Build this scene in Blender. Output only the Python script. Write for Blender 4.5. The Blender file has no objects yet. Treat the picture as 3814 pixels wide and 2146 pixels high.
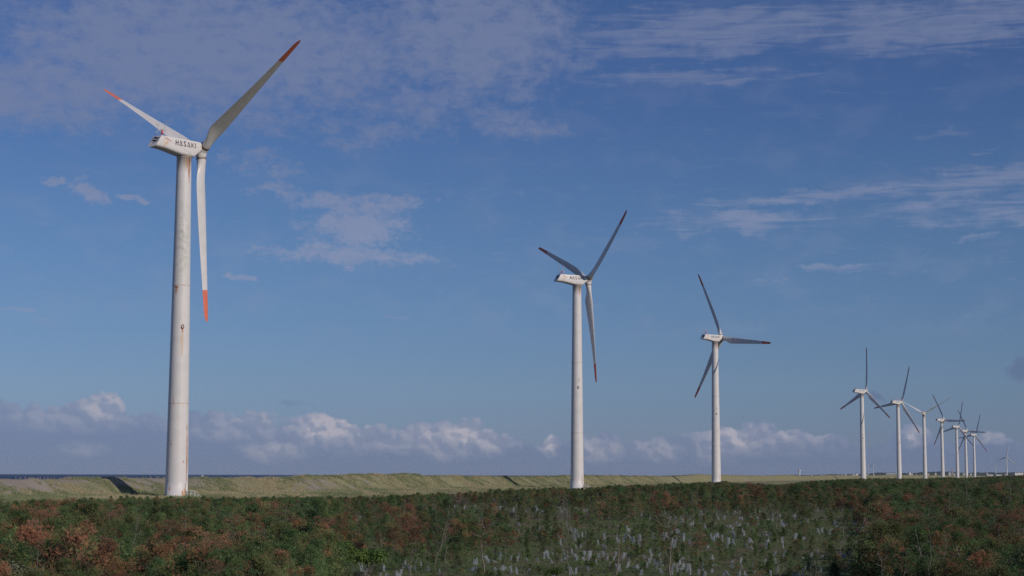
import bpy, math, random
import numpy as np
from mathutils import Vector, Matrix

PI = math.pi
R_ = math.radians
C = bpy.context.scene.collection
scene = bpy.context.scene

# ------------------------------------------------------------------ camera
FPX, IW, IH = 6500.0, 3814.0, 2146.0
PITCH, ROLL = R_(6.103), 0.0026
CAMZ = 6.0
cam_d = bpy.data.cameras.new("camera")
cam = bpy.data.objects.new("camera", cam_d)
C.objects.link(cam)
cam_d.sensor_width = 36.0
cam_d.lens = 36.0 * FPX / IW
cam_d.clip_start = 0.5
cam_d.clip_end = 90000.0
fwd = Vector((0, math.cos(PITCH), math.sin(PITCH)))
up0 = Vector((0, -math.sin(PITCH), math.cos(PITCH)))
rt0 = Vector((1, 0, 0))
RT = rt0 * math.cos(ROLL) + up0 * math.sin(ROLL)
UP = up0 * math.cos(ROLL) - rt0 * math.sin(ROLL)
m = Matrix((RT, UP, -fwd)).transposed().to_4x4()
m.translation = (0, 0, CAMZ)
cam.matrix_world = m
scene.camera = cam


def pix(p):
    v = Vector(p) - Vector((0, 0, CAMZ))
    z = v.dot(fwd)
    return (IW / 2 + FPX * v.dot(RT) / z, IH / 2 - FPX * v.dot(UP) / z)


def ray(px, py):
    return fwd + RT * ((px - IW / 2) / FPX) + UP * ((IH / 2 - py) / FPX)


def azel(px, py):
    d = ray(px, py).normalized()
    return math.degrees(math.atan2(d.x, d.y)), math.degrees(math.asin(d.z))


def at_dist(px, py, D):
    d = ray(px, py)
    k = D / math.hypot(d.x, d.y)
    return Vector((d.x * k, d.y * k, CAMZ + d.z * k))


def at_z(px, py, z=0.0):
    d = ray(px, py)
    k = (z - CAMZ) / d.z
    return Vector((d.x * k, d.y * k, z))


# ------------------------------------------------------------------ sun, exposure
SUN_AZ, SUN_EL = 134.0, 24.5
scene.view_settings.view_transform = 'Standard'
scene.view_settings.look = 'None'
scene.view_settings.exposure = -0.35
scene.view_settings.gamma = 1.0
scene.view_settings.use_curve_mapping = False
scene.cycles.use_denoising = False
scene.cycles.max_bounces = 6
scene.cycles.transparent_max_bounces = 16
scene.cycles.volume_bounces = 0
sdir = Vector((math.sin(R_(SUN_AZ)) * math.cos(R_(SUN_EL)), math.cos(R_(SUN_AZ)) * math.cos(R_(SUN_EL)), math.sin(R_(SUN_EL))))
sl = bpy.data.lights.new("sun", 'SUN')
sl.energy = 3.4
sl.angle = R_(0.53)
sl.color = (1.0, 0.91, 0.82)
so = bpy.data.objects.new("sun", sl)
so.rotation_euler = sdir.to_track_quat('Z', 'Y').to_euler()
so.location = (0, 0, 200)
C.objects.link(so)


# ------------------------------------------------------------------ node helper
class NT:
    def __init__(self, tree):
        self.t = tree
        self.n = tree.nodes
        self.l = tree.links

    def node(self, typ, **kw):
        n = self.n.new(typ)
        for k, v in kw.items():
            setattr(n, k, v)
        return n

    def put(self, sock, v):
        if v is None:
            return
        if isinstance(v, bpy.types.NodeSocket):
            self.l.new(v, sock)
        else:
            if hasattr(sock.default_value, '__len__') and not hasattr(v, '__len__'):
                v = [v] * len(sock.default_value)
            if hasattr(v, '__len__') and len(sock.default_value) == 4 and len(v) == 3:
                v = (*v, 1.0)
            sock.default_value = v

    def m(self, op, a, b=None, c=None, clamp=False):
        n = self.node('ShaderNodeMath', operation=op, use_clamp=clamp)
        self.put(n.inputs[0], a)
        self.put(n.inputs[1], b)
        self.put(n.inputs[2], c)
        return n.outputs[0]

    def v(self, op, a, b=None, scale=None):
        n = self.node('ShaderNodeVectorMath', operation=op)
        self.put(n.inputs[0], a)
        self.put(n.inputs[1], b)
        if scale is not None:
            self.put(n.inputs['Scale'], scale)
        return n.outputs[0]

    def comb(self, x, y, z=0.0):
        n = self.node('ShaderNodeCombineXYZ')
        for s, q in zip(n.inputs, (x, y, z)):
            self.put(s, q)
        return n.outputs[0]

    def sep(self, a):
        n = self.node('ShaderNodeSeparateXYZ')
        self.put(n.inputs[0], a)
        return n.outputs

    def mix(self, f, a, b, blend='MIX'):
        n = self.node('ShaderNodeMix', data_type='RGBA', blend_type=blend)
        n.clamp_factor = True
        self.put(n.inputs[0], f)
        self.put(n.inputs[6], a)
        self.put(n.inputs[7], b)
        return n.outputs[2]

    def step(self, x, a, b, lo=0.0, hi=1.0):
        n = self.node('ShaderNodeMapRange', interpolation_type='SMOOTHSTEP')
        self.put(n.inputs[0], x)
        for i, q in zip((1, 2, 3, 4), (a, b, lo, hi)):
            self.put(n.inputs[i], q)
        return n.outputs[0]

    def noise(self, vec, scale=1.0, detail=4.0, rough=0.5, dist=0.0, dim='3D'):
        n = self.node('ShaderNodeTexNoise', noise_dimensions=dim)
        self.put(n.inputs['Vector'], vec)
        n.inputs['Scale'].default_value = scale
        n.inputs['Detail'].default_value = detail
        n.inputs['Roughness'].default_value = rough
        n.inputs['Distortion'].default_value = dist
        return n.outputs[0]

    def blob(self, vec, c, r, rot=0.0):
        """1 in the middle of an ellipse, 0 outside it"""
        n = self.node('ShaderNodeMapping', vector_type='TEXTURE')
        self.put(n.inputs['Vector'], vec)
        n.inputs['Location'].default_value = (c[0], c[1], 0)
        n.inputs['Rotation'].default_value = (0, 0, rot)
        n.inputs['Scale'].default_value = (r[0], r[1], 1)
        g = self.node('ShaderNodeTexGradient', gradient_type='SPHERICAL')
        self.l.new(n.outputs[0], g.inputs[0])
        return g.outputs[1]

    def add(self, xs):
        o = xs[0]
        for q in xs[1:]:
            o = self.m('ADD', o, q)
        return o


# ------------------------------------------------------------------ world: clear sky with thin high cloud and a far cumulus bank
world = bpy.data.worlds.new("World")
scene.world = world
world.use_nodes = True
W = NT(world.node_tree)
W.n.clear()
wo = W.node('ShaderNodeOutputWorld')
sky = W.node('ShaderNodeTexSky', sky_type='NISHITA')
sky.sun_disc = False
sky.sun_elevation = R_(SUN_EL)
sky.sun_rotation = R_(SUN_AZ)
sky.altitude = 0
sky.air_density = 1.0
sky.dust_density = 0.0
sky.ozone_density = 4.0
SKY_STRENGTH = 0.072
tc = W.node('ShaderNodeTexCoord')
D = tc.outputs['Generated']
dx, dy, dz = W.sep(D)
az = W.m('MULTIPLY', W.m('ARCTAN2', dx, dy), 180 / PI)
el = W.m('MULTIPLY', W.m('ARCSINE', dz), 180 / PI)
P = W.comb(az, el, 0.0)
ramp = W.node('ShaderNodeValToRGB')
W.l.new(W.m('DIVIDE', el, 32.0, clamp=True), ramp.inputs[0])
cr = ramp.color_ramp
cr.interpolation = 'B_SPLINE'
for i_, (p_, c_) in enumerate([(0.0, (.36, .48, 1.22)), (.09, (.56, .66, 1.42)), (.28, (.64, .77, 1.40)), (.45, (.49, .59, 1.01)), (1.0, (.95, .97, 1.0))]):
    e_ = cr.elements[i_] if i_ < 2 else cr.elements.new(p_)
    e_.position = p_
    e_.color = (*c_, 1)
base = W.v('MULTIPLY', sky.outputs[0], ramp.outputs[0])
k = 1.4811
# --- high sheet
warp = W.node('ShaderNodeTexNoise', noise_dimensions='2D')
W.put(warp.inputs['Vector'], P)
warp.inputs['Scale'].default_value = 0.8
warp.inputs['Detail'].default_value = 4.0
warp.inputs['Roughness'].default_value = 0.6
wv = W.v('SUBTRACT', warp.outputs['Color'], (0.5, 0.5, 0.5))
Pw = W.v('ADD', P, W.v('MULTIPLY', wv, (2.2, 0.9, 0.0)))


def wblob(cx, cy, rx, ry, amp=1.0, rot=0.0, src=None, plateau=1.5):
    a, e = azel(cx * k, cy * k)
    b = W.blob(src if src is not None else Pw, (a, e), (rx * k / 113.4, ry * k / 113.4), R_(rot))
    return W.m('MULTIPLY', W.m('MULTIPLY', b, plateau, clamp=True), amp)


def bmax(lst, src=None):
    o_ = wblob(*lst[0], src=src)
    for q in lst[1:]:
        o_ = W.m('MAXIMUM', o_, wblob(*q, src=src))
    return o_


puffy = [(520, 120, 820, 240, 1.0, 0), (100, 230, 460, 130, .95, 0), (1180, 90, 440, 230, .95, -4), (660, 300, 440, 70, .62, 0),
         (1040, 250, 330, 90, .65, 0), (1280, 305, 210, 60, .72, -12), (1000, 335, 260, 60, .5, 6), (850, 362, 150, 28, .5, 0),
         (640, 400, 120, 50, .55, 0), (730, 430, 80, 38, .45, 0), (710, 485, 150, 26, .62, -5), (860, 515, 220, 45, .85, -4), (990, 515, 130, 36, .85, 0),
         (900, 572, 200, 60, 1.0, 0), (860, 640, 260, 42, .82, 0), (1040, 657, 130, 22, .7, 0), (240, 495, 76, 26, 1.05, 0), (205, 468, 80, 18, .6, 12),
         (140, 458, 34, 16, 1.0, 0), (330, 497, 36, 14, 1.0, 0), (610, 692, 50, 14, 1.0, 0), (655, 622, 80, 16, .5, 0)]
streaky = [(1800, 75, 560, 90, .9, 3), (2350, 60, 520, 100, .9, 0), (1740, 195, 420, 38, .65, 0), (2080, 490, 430, 24, .75, 2.5), (2430, 460, 380, 50, .75, 5),
           (1860, 556, 280, 42, .8, 0), (2440, 530, 340, 55, .66, 0), (2100, 675, 150, 16, .55, -2), (1940, 720, 80, 10, .55, 0), (2470, 597, 130, 14, .55, 4),
           (2350, 335, 140, 14, .5, 0), (2490, 372, 110, 12, .45, 0), (50, 790, 130, 14, .55, -3), (1010, 790, 60, 8, .45, 0), (1500, 770, 90, 8, .4, 0)]
pm = bmax(puffy)
sm = bmax(streaky)
big = W.noise(W.v('MULTIPLY', P, (1.0, 2.0, 1.0)), 0.5, 3.0, 0.55, dim='2D')
puff = W.noise(W.v('MULTIPLY', P, (1.0, 1.7, 1.0)), 1.6, 5.0, 0.5, 0.25, dim='2D')
strk = W.noise(W.v('MULTIPLY', P, (0.26, 2.9, 1.0)), 1.5, 5.0, 0.55, 0.7, dim='2D')
fine = W.noise(W.v('MULTIPLY', P, (1.0, 1.8, 1.0)), 4.6, 4.0, 0.6, 0.3, dim='2D')
n1 = W.add([W.m('MULTIPLY', big, 0.5), W.m('MULTIPLY', puff, 0.75), W.m('MULTIPLY', W.m('SUBTRACT', fine, 0.5), W.step(el, 9.0, 11.5, 0.75, 0.35))])
a1 = W.step(W.m('ADD', pm, W.m('MULTIPLY', W.m('SUBTRACT', n1, 0.625), 1.35)), 0.10, 1.12)
n2 = W.add([strk, W.m('MULTIPLY', puff, 0.3)])
a2 = W.step(W.m('ADD', sm, W.m('MULTIPLY', W.m('SUBTRACT', n2, 0.65), 1.5)), 0.12, 1.15)
veil = W.step(big, 0.45, 0.75, 0.0, 0.14)
alpha_hi = W.m('MAXIMUM', W.m('MAXIMUM', W.m('MULTIPLY', a1, 0.74), W.m('MULTIPLY', a2, 0.68)), veil)
S = 1.0 / SKY_STRENGTH
c1 = W.mix(alpha_hi, base, W.mix(W.step(el, 7.0, 11.5), (0.325 * S, 0.375 * S, 0.555 * S), (0.228 * S, 0.278 * S, 0.450 * S)))
# --- cumulus bank
prof = [(-300, 1040), (-120, 1010), (0, 1020), (100, 1012), (200, 1000), (262, 984), (318, 1034), (420, 1048), (520, 1046), (620, 1038), (700, 1056), (815, 1032), (890, 1056), (950, 1080),
        (1060, 1066), (1150, 1052), (1220, 1072), (1300, 1108), (1350, 1124), (1388, 1090), (1430, 1124), (1480, 1098), (1600, 1106), (1700, 1098), (1780, 1086),
        (1830, 1070), (1900, 1070), (1990, 1086), (2050, 1090), (2200, 1112), (2300, 1072), (2350, 1090), (2420, 1112), (2490, 1090), (2575, 1112), (2800, 1080), (2950, 1100)]
fc = W.node('ShaderNodeFloatCurve')
AZ0, AZ1, ELM = -24.0, 24.0, 4.0
W.put(fc.inputs['Value'], W.m('DIVIDE', W.m('SUBTRACT', az, AZ0), AZ1 - AZ0))
cv = fc.mapping.curves[0]
pts = [((azel(x * k, y * k)[0] - AZ0) / (AZ1 - AZ0), azel(x * k, y * k)[1] / ELM) for x, y in prof]
cv.points[0].location = (0.0, 0.45)
cv.points[1].location = (1.0, 0.4)
for p_ in pts:
    if 0 < p_[0] < 1:
        cv.points.new(*p_)
fc.mapping.update()
top = W.m('MULTIPLY', fc.outputs[0], ELM)


def vor(vec, scale):
    n_ = W.node('ShaderNodeTexVoronoi', voronoi_dimensions='2D', feature='SMOOTH_F1')
    W.put(n_.inputs['Vector'], vec)
    n_.inputs['Scale'].default_value = scale
    n_.inputs['Smoothness'].default_value = 0.35
    return n_.outputs['Distance']


def billow(vec):
    # rounded heads: high in the middle of each cell
    return W.m('SUBTRACT', 1.0, W.add([W.m('MULTIPLY', vor(vec, 0.8), 0.60), W.m('MULTIPLY', vor(vec, 2.2), 0.30), W.m('MULTIPLY', vor(vec, 5.0), 0.10)]))


Pc = W.v('ADD', W.v('MULTIPLY', P, (1.0, 1.2, 1.0)), W.v('MULTIPLY', wv, (0.5, 0.4, 0.0)))
b0 = billow(Pc)
b1 = billow(W.v('ADD', Pc, (0.13, 0.16, 0.0)))
lit = W.m('SUBTRACT', b0, b1)
edge = W.m('ADD', W.m('SUBTRACT', top, el), W.m('MULTIPLY', W.m('SUBTRACT', b0, 0.56), 0.95))
a3 = W.step(edge, -0.05, 0.14)
lit_s = W.step(lit, -0.12, 0.15)
lights = [(905, 1088, 430, 62, 0.5), (1880, 1112, 300, 48, 0.42), (180, 1050, 260, 46, 0.38), (1560, 1125, 160, 34, 0.35), (620, 1075, 260, 46, 0.45), (265, 1015, 94, 71, 0.85), (120, 1031, 165, 46, 0.35), (640, 1057, 132, 41, 0.75), (815, 1071, 143, 67, 1.0), (905, 1083, 99, 52, 0.8), (1060, 1103, 121, 52, 0.85), (1180, 1089, 110, 64, 1.0), (1240, 1113, 77, 41, 0.8), (690, 1132, 110, 37, 0.7), (1000, 1109, 88, 37, 0.7), (1385, 1113, 40, 44, 0.9), (1505, 1128, 88, 39, 0.75), (1640, 1128, 99, 39, 0.7), (1850, 1096, 132, 51, 0.95), (1960, 1101, 88, 34, 0.8), (1800, 1128, 88, 44, 0.7), (2055, 1101, 40, 23, 0.6), (2305, 1093, 51, 41, 0.85), (2490, 1096, 61, 23, 0.7), (1120, 1134, 121, 30, 0.6), (200, 1130, 77, 23, 0.35)]
Pl = W.v('ADD', P, W.v('MULTIPLY', wv, (0.9, 0.5, 0.0)))
lm = bmax(lights, src=Pl)
bright = W.m('MULTIPLY', lm, W.m('MULTIPLY_ADD', lit_s, 0.7, 0.38), clamp=True)
bank = W.mix(W.step(el, 0.0, 2.6), (0.172 * S, 0.232 * S, 0.400 * S), (0.205 * S, 0.270 * S, 0.455 * S))
bank = W.mix(W.m('MULTIPLY', lit_s, W.step(edge, 0.9, 0.0, 0.0, 0.42), clamp=True), bank, (0.27 * S, 0.32 * S, 0.50 * S))
ccol = W.mix(bright, bank, (0.52 * S, 0.51 * S, 0.60 * S))
fade = W.m('MAXIMUM', W.step(el, 0.0, 1.6, 0.55, 0.74), W.m('MULTIPLY', bright, 0.95))
c2 = W.mix(W.m('MULTIPLY', a3, fade), base, ccol)
# small grey shreds
sh = bmax([(2568, 930, 50, 40, .9, 0), (735, 1014, 60, 14, .4, 0), (2203, 998, 36, 18, .7, -25)], src=Pl)
sh = W.step(sh, 0.05, 0.9, 0.0, 0.55)
c3 = W.mix(sh, c2, (0.13 * S, 0.175 * S, 0.33 * S))


def back(colr):
    n_ = W.node('ShaderNodeBackground')
    W.put(n_.inputs['Color'], colr)
    n_.inputs['Strength'].default_value = SKY_STRENGTH
    return n_.outputs[0]


def mixs(f, a, b_):
    n_ = W.node('ShaderNodeMixShader')
    W.put(n_.inputs[0], f)
    W.l.new(a, n_.inputs[1])
    W.l.new(b_, n_.inputs[2])
    return n_.outputs[0]


# high cloud above 4.6 degrees, cumulus below; thin even veil over the rest of the sky
plain = back(W.mix(0.22, base, (0.215 * S, 0.258 * S, 0.475 * S)))
band = mixs(W.step(el, 4.2, 4.8), back(c3), back(c1))
inside = W.m('MULTIPLY', W.step(W.m('ABSOLUTE', az), 24.0, 28.0, 1, 0), W.m('MULTIPLY', W.step(el, 19.0, 24.0, 1, 0), W.step(el, -3.0, -1.0, 0, 1)))
W.l.new(mixs(inside, plain, band), wo.inputs[0])
world.cycles.sampling_method = 'MANUAL'
world.cycles.sample_map_resolution = 128


# ------------------------------------------------------------------ tagging and mesh helpers
def tag(o, label=None, cat=None, group=None, kind=None):
    if label:
        o['label'] = label
    if cat:
        o['category'] = cat
    if group:
        o['group'] = group
    if kind:
        o['kind'] = kind
    return o


def empty(name, loc=(0, 0, 0), rz=0.0):
    o = bpy.data.objects.new(name, None)
    o.location = loc
    o.rotation_euler = (0, 0, rz)
    o.empty_display_size = 0.5
    C.objects.link(o)
    return o


def link(name, me, parent=None, loc=(0, 0, 0)):
    o = bpy.data.objects.new(name, me)
    o.location = loc
    C.objects.link(o)
    if parent:
        o.parent = parent
    return o


def mesh_arr(name, V, F, mats, col=None, midx=None, smooth=False):
    """V (n,3), F (m,k) arrays -> mesh"""
    V = np.asarray(V, dtype=np.float32)
    F = np.asarray(F, dtype=np.int32)
    me = bpy.data.meshes.new(name)
    me.vertices.add(len(V))
    me.vertices.foreach_set('co', V.ravel())
    kk = F.shape[1]
    me.loops.add(F.size)
    me.loops.foreach_set('vertex_index', F.ravel())
    me.polygons.add(len(F))
    me.polygons.foreach_set('loop_start', np.arange(0, F.size, kk, dtype=np.int32))
    me.polygons.foreach_set('loop_total', np.full(len(F), kk, dtype=np.int32))
    if smooth:
        me.polygons.foreach_set('use_smooth', np.ones(len(F), dtype=bool))
    for mt in (mats if isinstance(mats, (list, tuple)) else [mats]):
        me.materials.append(mt)
    if midx is not None:
        me.polygons.foreach_set('material_index', np.asarray(midx, dtype=np.int32))
    if col is not None:
        ca = me.color_attributes.new('Col', 'FLOAT_COLOR', 'POINT')
        cc = np.ones((len(V), 4), dtype=np.float32)
        cc[:, :3] = col
        ca.data.foreach_set('color', cc.ravel())
    me.update(calc_edges=True)
    me.validate()
    return me


class MB:
    """collects primitives into one mesh"""

    def __init__(self):
        self.v, self.f, self.mi, self.sm = [], [], [], []

    def add(self, vs, fs, mi=0, sm=False):
        o = len(self.v)
        self.v += [tuple(q) for q in vs]
        self.f += [tuple(i + o for i in f) for f in fs]
        self.mi += [mi] * len(fs)
        self.sm += [sm] * len(fs)
        return self

    def box(self, c, s, mi=0, rot=None):
        vs = [Vector((x * s[0] / 2, y * s[1] / 2, z * s[2] / 2)) for x in (-1, 1) for y in (-1, 1) for z in (-1, 1)]
        if rot is not None:
            vs = [rot @ q for q in vs]
        vs = [q + Vector(c) for q in vs]
        return self.add(vs, [(0, 1, 3, 2), (4, 6, 7, 5), (0, 4, 5, 1), (2, 3, 7, 6), (0, 2, 6, 4), (1, 5, 7, 3)], mi)

    def tube(self, pts, rad, n=8, mi=0, caps=True, sm=True):
        pts = [Vector(p) for p in pts]
        if not hasattr(rad, '__len__'):
            rad = [rad] * len(pts)
        vs, fs = [], []
        ref = Vector((0, 0, 1))
        for i, p in enumerate(pts):
            d = (pts[min(i + 1, len(pts) - 1)] - pts[max(i - 1, 0)]).normalized()
            a = d.cross(ref)
            if a.length < 0.05:
                a = d.cross(Vector((1, 0, 0)))
            a.normalize()
            b = d.cross(a)
            for j in range(n):
                t = 2 * PI * j / n
                vs.append(p + (a * math.cos(t) + b * math.sin(t)) * rad[i])
        for i in range(len(pts) - 1):
            for j in range(n):
                fs.append((i * n + j, i * n + (j + 1) % n, (i + 1) * n + (j + 1) % n, (i + 1) * n + j))
        self.add(vs, fs, mi, sm)
        if caps:
            self.add(vs[:n], [tuple(range(n))], mi)
            self.add(vs[-n:], [tuple(range(n))[::-1]], mi)
        return self

    def mesh(self, name, mats):
        me = bpy.data.meshes.new(name)
        me.from_pydata(self.v, [], self.f)
        for mt in (mats if isinstance(mats, (list, tuple)) else [mats]):
            me.materials.append(mt)
        me.polygons.foreach_set('material_index', self.mi)
        me.polygons.foreach_set('use_smooth', self.sm)
        me.update()
        return me


# ------------------------------------------------------------------ materials
def mat(name, col, rough=0.6, spec=0.3):
    mt = bpy.data.materials.new(name)
    mt.use_nodes = True
    b = mt.node_tree.nodes['Principled BSDF']
    b.inputs['Base Color'].default_value = (*col, 1)
    b.inputs['Roughness'].default_value = rough
    b.inputs['Specular IOR Level'].default_value = spec
    return mt


def noisy(name, c0, c1, scale=3.0, rough=0.6, spec=0.3, stretch=(1, 1, 1), bump=0.0, lo=0.35, hi=0.65):
    mt = mat(name, c0, rough, spec)
    T = NT(mt.node_tree)
    b = T.n['Principled BSDF']
    t = T.node('ShaderNodeTexCoord')
    n = T.noise(T.v('MULTIPLY', t.outputs['Object'], stretch), scale, 6.0, 0.6)
    T.l.new(T.mix(T.step(n, lo, hi), c0, c1), b.inputs['Base Color'])
    if bump:
        bp = T.node('ShaderNodeBump')
        bp.inputs['Strength'].default_value = bump
        T.l.new(n, bp.inputs['Height'])
        T.l.new(bp.outputs[0], b.inputs['Normal'])
    return mt


WHITE = (0.70, 0.670, 0.650)


def tower_material(name, special):
    mt = mat(name, WHITE, 0.45, 0.35)
    T = NT(mt.node_tree)
    b = T.n['Principled BSDF']
    t = T.node('ShaderNodeTexCoord')
    x, y, z = T.sep(t.outputs['Object'])
    # angle seen from the landward side; x = metres round the shell
    th = T.m('ARCTAN2', T.m('MULTIPLY', x, 1.0), T.m('MULTIPLY', y, -1.0))
    U = T.comb(T.m('MULTIPLY', th, 1.6), z, 0.0)
    wob = T.node('ShaderNodeTexNoise')
    T.put(wob.inputs['Vector'], U)
    wob.inputs['Scale'].default_value = 2.5
    wob.inputs['Detail'].default_value = 4
    U2 = T.v('ADD', U, T.v('MULTIPLY', T.v('SUBTRACT', wob.outputs['Color'], (.5, .5, .5)), (0.5, 0.9, 0)))
    col = T.mix(T.step(T.noise(U, 0.35, 6, 0.65), 0.35, 0.75), WHITE, (0.625, 0.605, 0.585))
    streak = T.noise(T.v('MULTIPLY', U, (4.0, 0.12, 1)), 1.0, 5, 0.6)
    col = T.mix(T.step(streak, 0.52, 0.85, 0, 0.14), col, (0.48, 0.45, 0.40))
    rust = (0.42, 0.15, 0.05)
    # weld seams every 3 m, flange joints at two heights
    fr = T.m('ABSOLUTE', T.m('SUBTRACT', T.m('FRACT', T.m('DIVIDE', z, 2.93)), 0.5))
    seam = T.step(fr, 0.491, 0.498, 0, 0.14)
    col = T.mix(seam, col, (0.42, 0.40, 0.37))
    rn = T.step(T.noise(T.v('MULTIPLY', U, (1.0, 0.3, 1)), 1.3, 4, 0.6), 0.4, 0.7, 0.25, 0.75)
    for zz_ in (16.0, 36.0):
        j = T.step(T.m('ABSOLUTE', T.m('SUBTRACT', z, zz_)), 0.04, 0.13, 1, 0)
        col = T.mix(T.m('MULTIPLY', j, rn), col, (0.5, 0.26, 0.13))
        dr = T.m('MULTIPLY', T.step(T.m('SUBTRACT', zz_, z), 0.0, 1.3, 1, 0), T.m('GREATER_THAN', zz_, z))
        dr = T.m('MULTIPLY', dr, T.step(T.noise(T.v('MULTIPLY', U, (3.0, 0.1, 1)), 1.0, 3, 0.5), 0.55, 0.75))
        col = T.mix(T.m('MULTIPLY', dr, 0.45), col, (0.55, 0.33, 0.18))
    # rust below the yaw ring
    tr = T.m('MULTIPLY', T.step(z, 54.6, 58.2), T.step(T.noise(T.v('MULTIPLY', U, (2.2, 0.16, 1)), 1.0, 4, 0.6), 0.44, 0.66))
    tr = T.m('MULTIPLY', tr, T.step(th, -0.2, 0.5))
    col = T.mix(T.m('MULTIPLY', tr, 0.75), col, (0.50, 0.24, 0.10))
    stains = []
    if special:
        stains = [(45, 56.2, .26, 3.0, .95, rust), (25, 57.2, .4, 1.6, .6, (0.6, .3, .14)), (2, 57.4, .2, 1.2, .35, (0.6, .35, .2)), (48, 53.9, .1, .25, .8, rust),
                  (-33, 35.7, .42, .22, 1.0, (0.30, 0.06, 0.02)), (-33, 35.2, .30, .9, .7, (0.5, .25, .1)),
                  (14, 26.6, .32, 3.6, .55, (0.62, .40, .20)), (14, 28.2, .12, .5, .9, rust),
                  (60, 8.2, .22, 4.5, .8, (0.55, .24, .09)), (57, 4.6, .10, 3.0, .8, rust), (62, 6.4, .1, .9, 1, rust), (56, 11.9, .1, .7, .9, rust),
                  (-36, 9.1, .14, .25, .9, rust), (-40, 9.6, .08, .2, .7, rust), (34, 6.2, .16, .3, .7, (0.5, .2, .08)), (-38, 1.7, .14, .5, .8, (.5, .2, .08)),
                  (30, 1.0, .14, .5, .8, rust), (44, 1.0, .45, 1.1, .8, (0.6, .30, .13)), (-30, 16.4, .07, .9, .8, rust)]
        alg = T.m('MULTIPLY', T.blob(U2, (0.15, 43.5), (2.1, 9.5)), 1.4)
        alg = T.m('MULTIPLY', alg, T.step(T.noise(U, 1.1, 5, 0.65), 0.35, 0.75), clamp=True)
        col = T.mix(T.m('MULTIPLY', alg, 0.8), col, (0.40, 0.41, 0.33))
    else:
        stains = [(20, 31, .16, .9, .6, (.3, .08, .03)), (50, 3, .3, 2.0, .5, (0.6, .35, .18)), (38, 57, .3, 2.2, .8, (0.5, .22, .09)), (30, 22, .12, 3.0, .35, (.5, .3, .15))]
    for a_, z_, ru, rz_, am, cc in stains:
        bl = T.blob(U2 if ru > .2 else U, (R_(a_) * 1.6, z_), (ru, rz_))
        col = T.mix(T.m('MULTIPLY', T.m('MULTIPLY', bl, 2.2, clamp=True), am), col, cc)
    T.l.new(col, b.inputs['Base Color'])
    return mt


M = {}
M['tower1'] = tower_material('weathered_tower_paint', True)
M['tower'] = tower_material('tower_paint', False)


def nacelle_material():
    mt = mat('nacelle_paint', WHITE, 0.4, 0.35)
    T = NT(mt.node_tree)
    b = T.n['Principled BSDF']
    t = T.node('ShaderNodeTexCoord')
    o = t.outputs['Object']
    x, y, z = T.sep(o)
    U = T.comb(x, z, 0.0)
    n = T.noise(T.v('MULTIPLY', o, (1, 1, 0.5)), 0.8, 6, 0.65)
    col = T.mix(T.step(n, 0.45, 0.75, 0, 0.5), WHITE, (0.60, 0.57, 0.53))
    r = T.m('MULTIPLY', T.blob(U, (-4.9, 1.8), (1.1, 0.7)), T.step(T.noise(o, 2.4, 6, 0.7), 0.45, 0.62))
    col = T.mix(T.m('MULTIPLY', r, 2.2, clamp=True), col, (0.66, 0.42, 0.27))
    r = T.m('MULTIPLY', T.blob(U, (-5.3, 1.1), (0.35, 0.9)), 1.2, clamp=True)
    col = T.mix(T.m('MULTIPLY', r, 0.5), col, (0.66, 0.46, 0.32))
    r = T.step(T.m('ABSOLUTE', T.m('SUBTRACT', x, 2.79)), 0.0, 0.10, 0.45, 0)
    col = T.mix(r, col, (0.50, 0.38, 0.24))
    T.l.new(col, b.inputs['Base Color'])
    return mt


M['nacelle'] = nacelle_material()
M['blade'] = noisy('blade_gelcoat', (0.68, 0.66, 0.655), (0.63, 0.61, 0.595), 0.5, 0.38, 0.4)
M['tip'] = noisy('orange_red_tip_paint', (0.74, 0.19, 0.115), (0.64, 0.165, 0.105), 0.9, 0.5, 0.3)
M['hub'] = noisy('hub_paint', (0.68, 0.66, 0.63), (0.50, 0.42, 0.34), 1.6, 0.45, 0.3, lo=0.5, hi=0.8)
M['ring'] = noisy('rusty_flange', (0.10, 0.075, 0.065), (0.26, 0.12, 0.06), 2.5, 0.7, 0.2)
M['dark'] = mat('dark_grey_paint', (0.045, 0.045, 0.055), 0.6)
M['letter'] = mat('charcoal_lettering', (0.055, 0.055, 0.07), 0.6)
M['steel'] = mat('galvanised_steel', (0.42, 0.42, 0.42), 0.5)
M['white_rail'] = mat('white_rail_paint', (0.7, 0.68, 0.64), 0.5)
M['red'] = mat('red_beacon', (0.45, 0.02, 0.03), 0.35, 0.5)
M['redline'] = mat('faded_orange_strap', (0.60, 0.13, 0.06), 0.6)
M['pale'] = mat('far_turbine_paint', (0.55, 0.55, 0.56), 0.5)
M['concrete'] = noisy('concrete', (0.42, 0.40, 0.37), (0.32, 0.30, 0.28), 2.0, 0.85, 0.1)

# ------------------------------------------------------------------ turbines
TZ, HZ = 1.8, 58.2           # base height above datum, tower height
TUR = [(-56.3, 295.3, 39.2, 30.9), (18.6, 497.6, 62.1, 35.3), (82.8, 709.8, 55.1, 353.0), (232.7, 1161.2, 62.2, 322.0), (295.0, 1335.1, 57.8, 307.1),
       (370.5, 1572.1, 27.1, 30.1), (431.8, 1757.1, 60.2, 357.2), (507.3, 1996.0, 57.6, 312.8), (566.2, 2184.2, 56.8, 355.9), (629.3, 2384.4, 54.7, 308.7)]
UX, UY = 0.3116, 0.9502      # along the coast
NX, NY = -0.9502, 0.3116     # towards the sea


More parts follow.
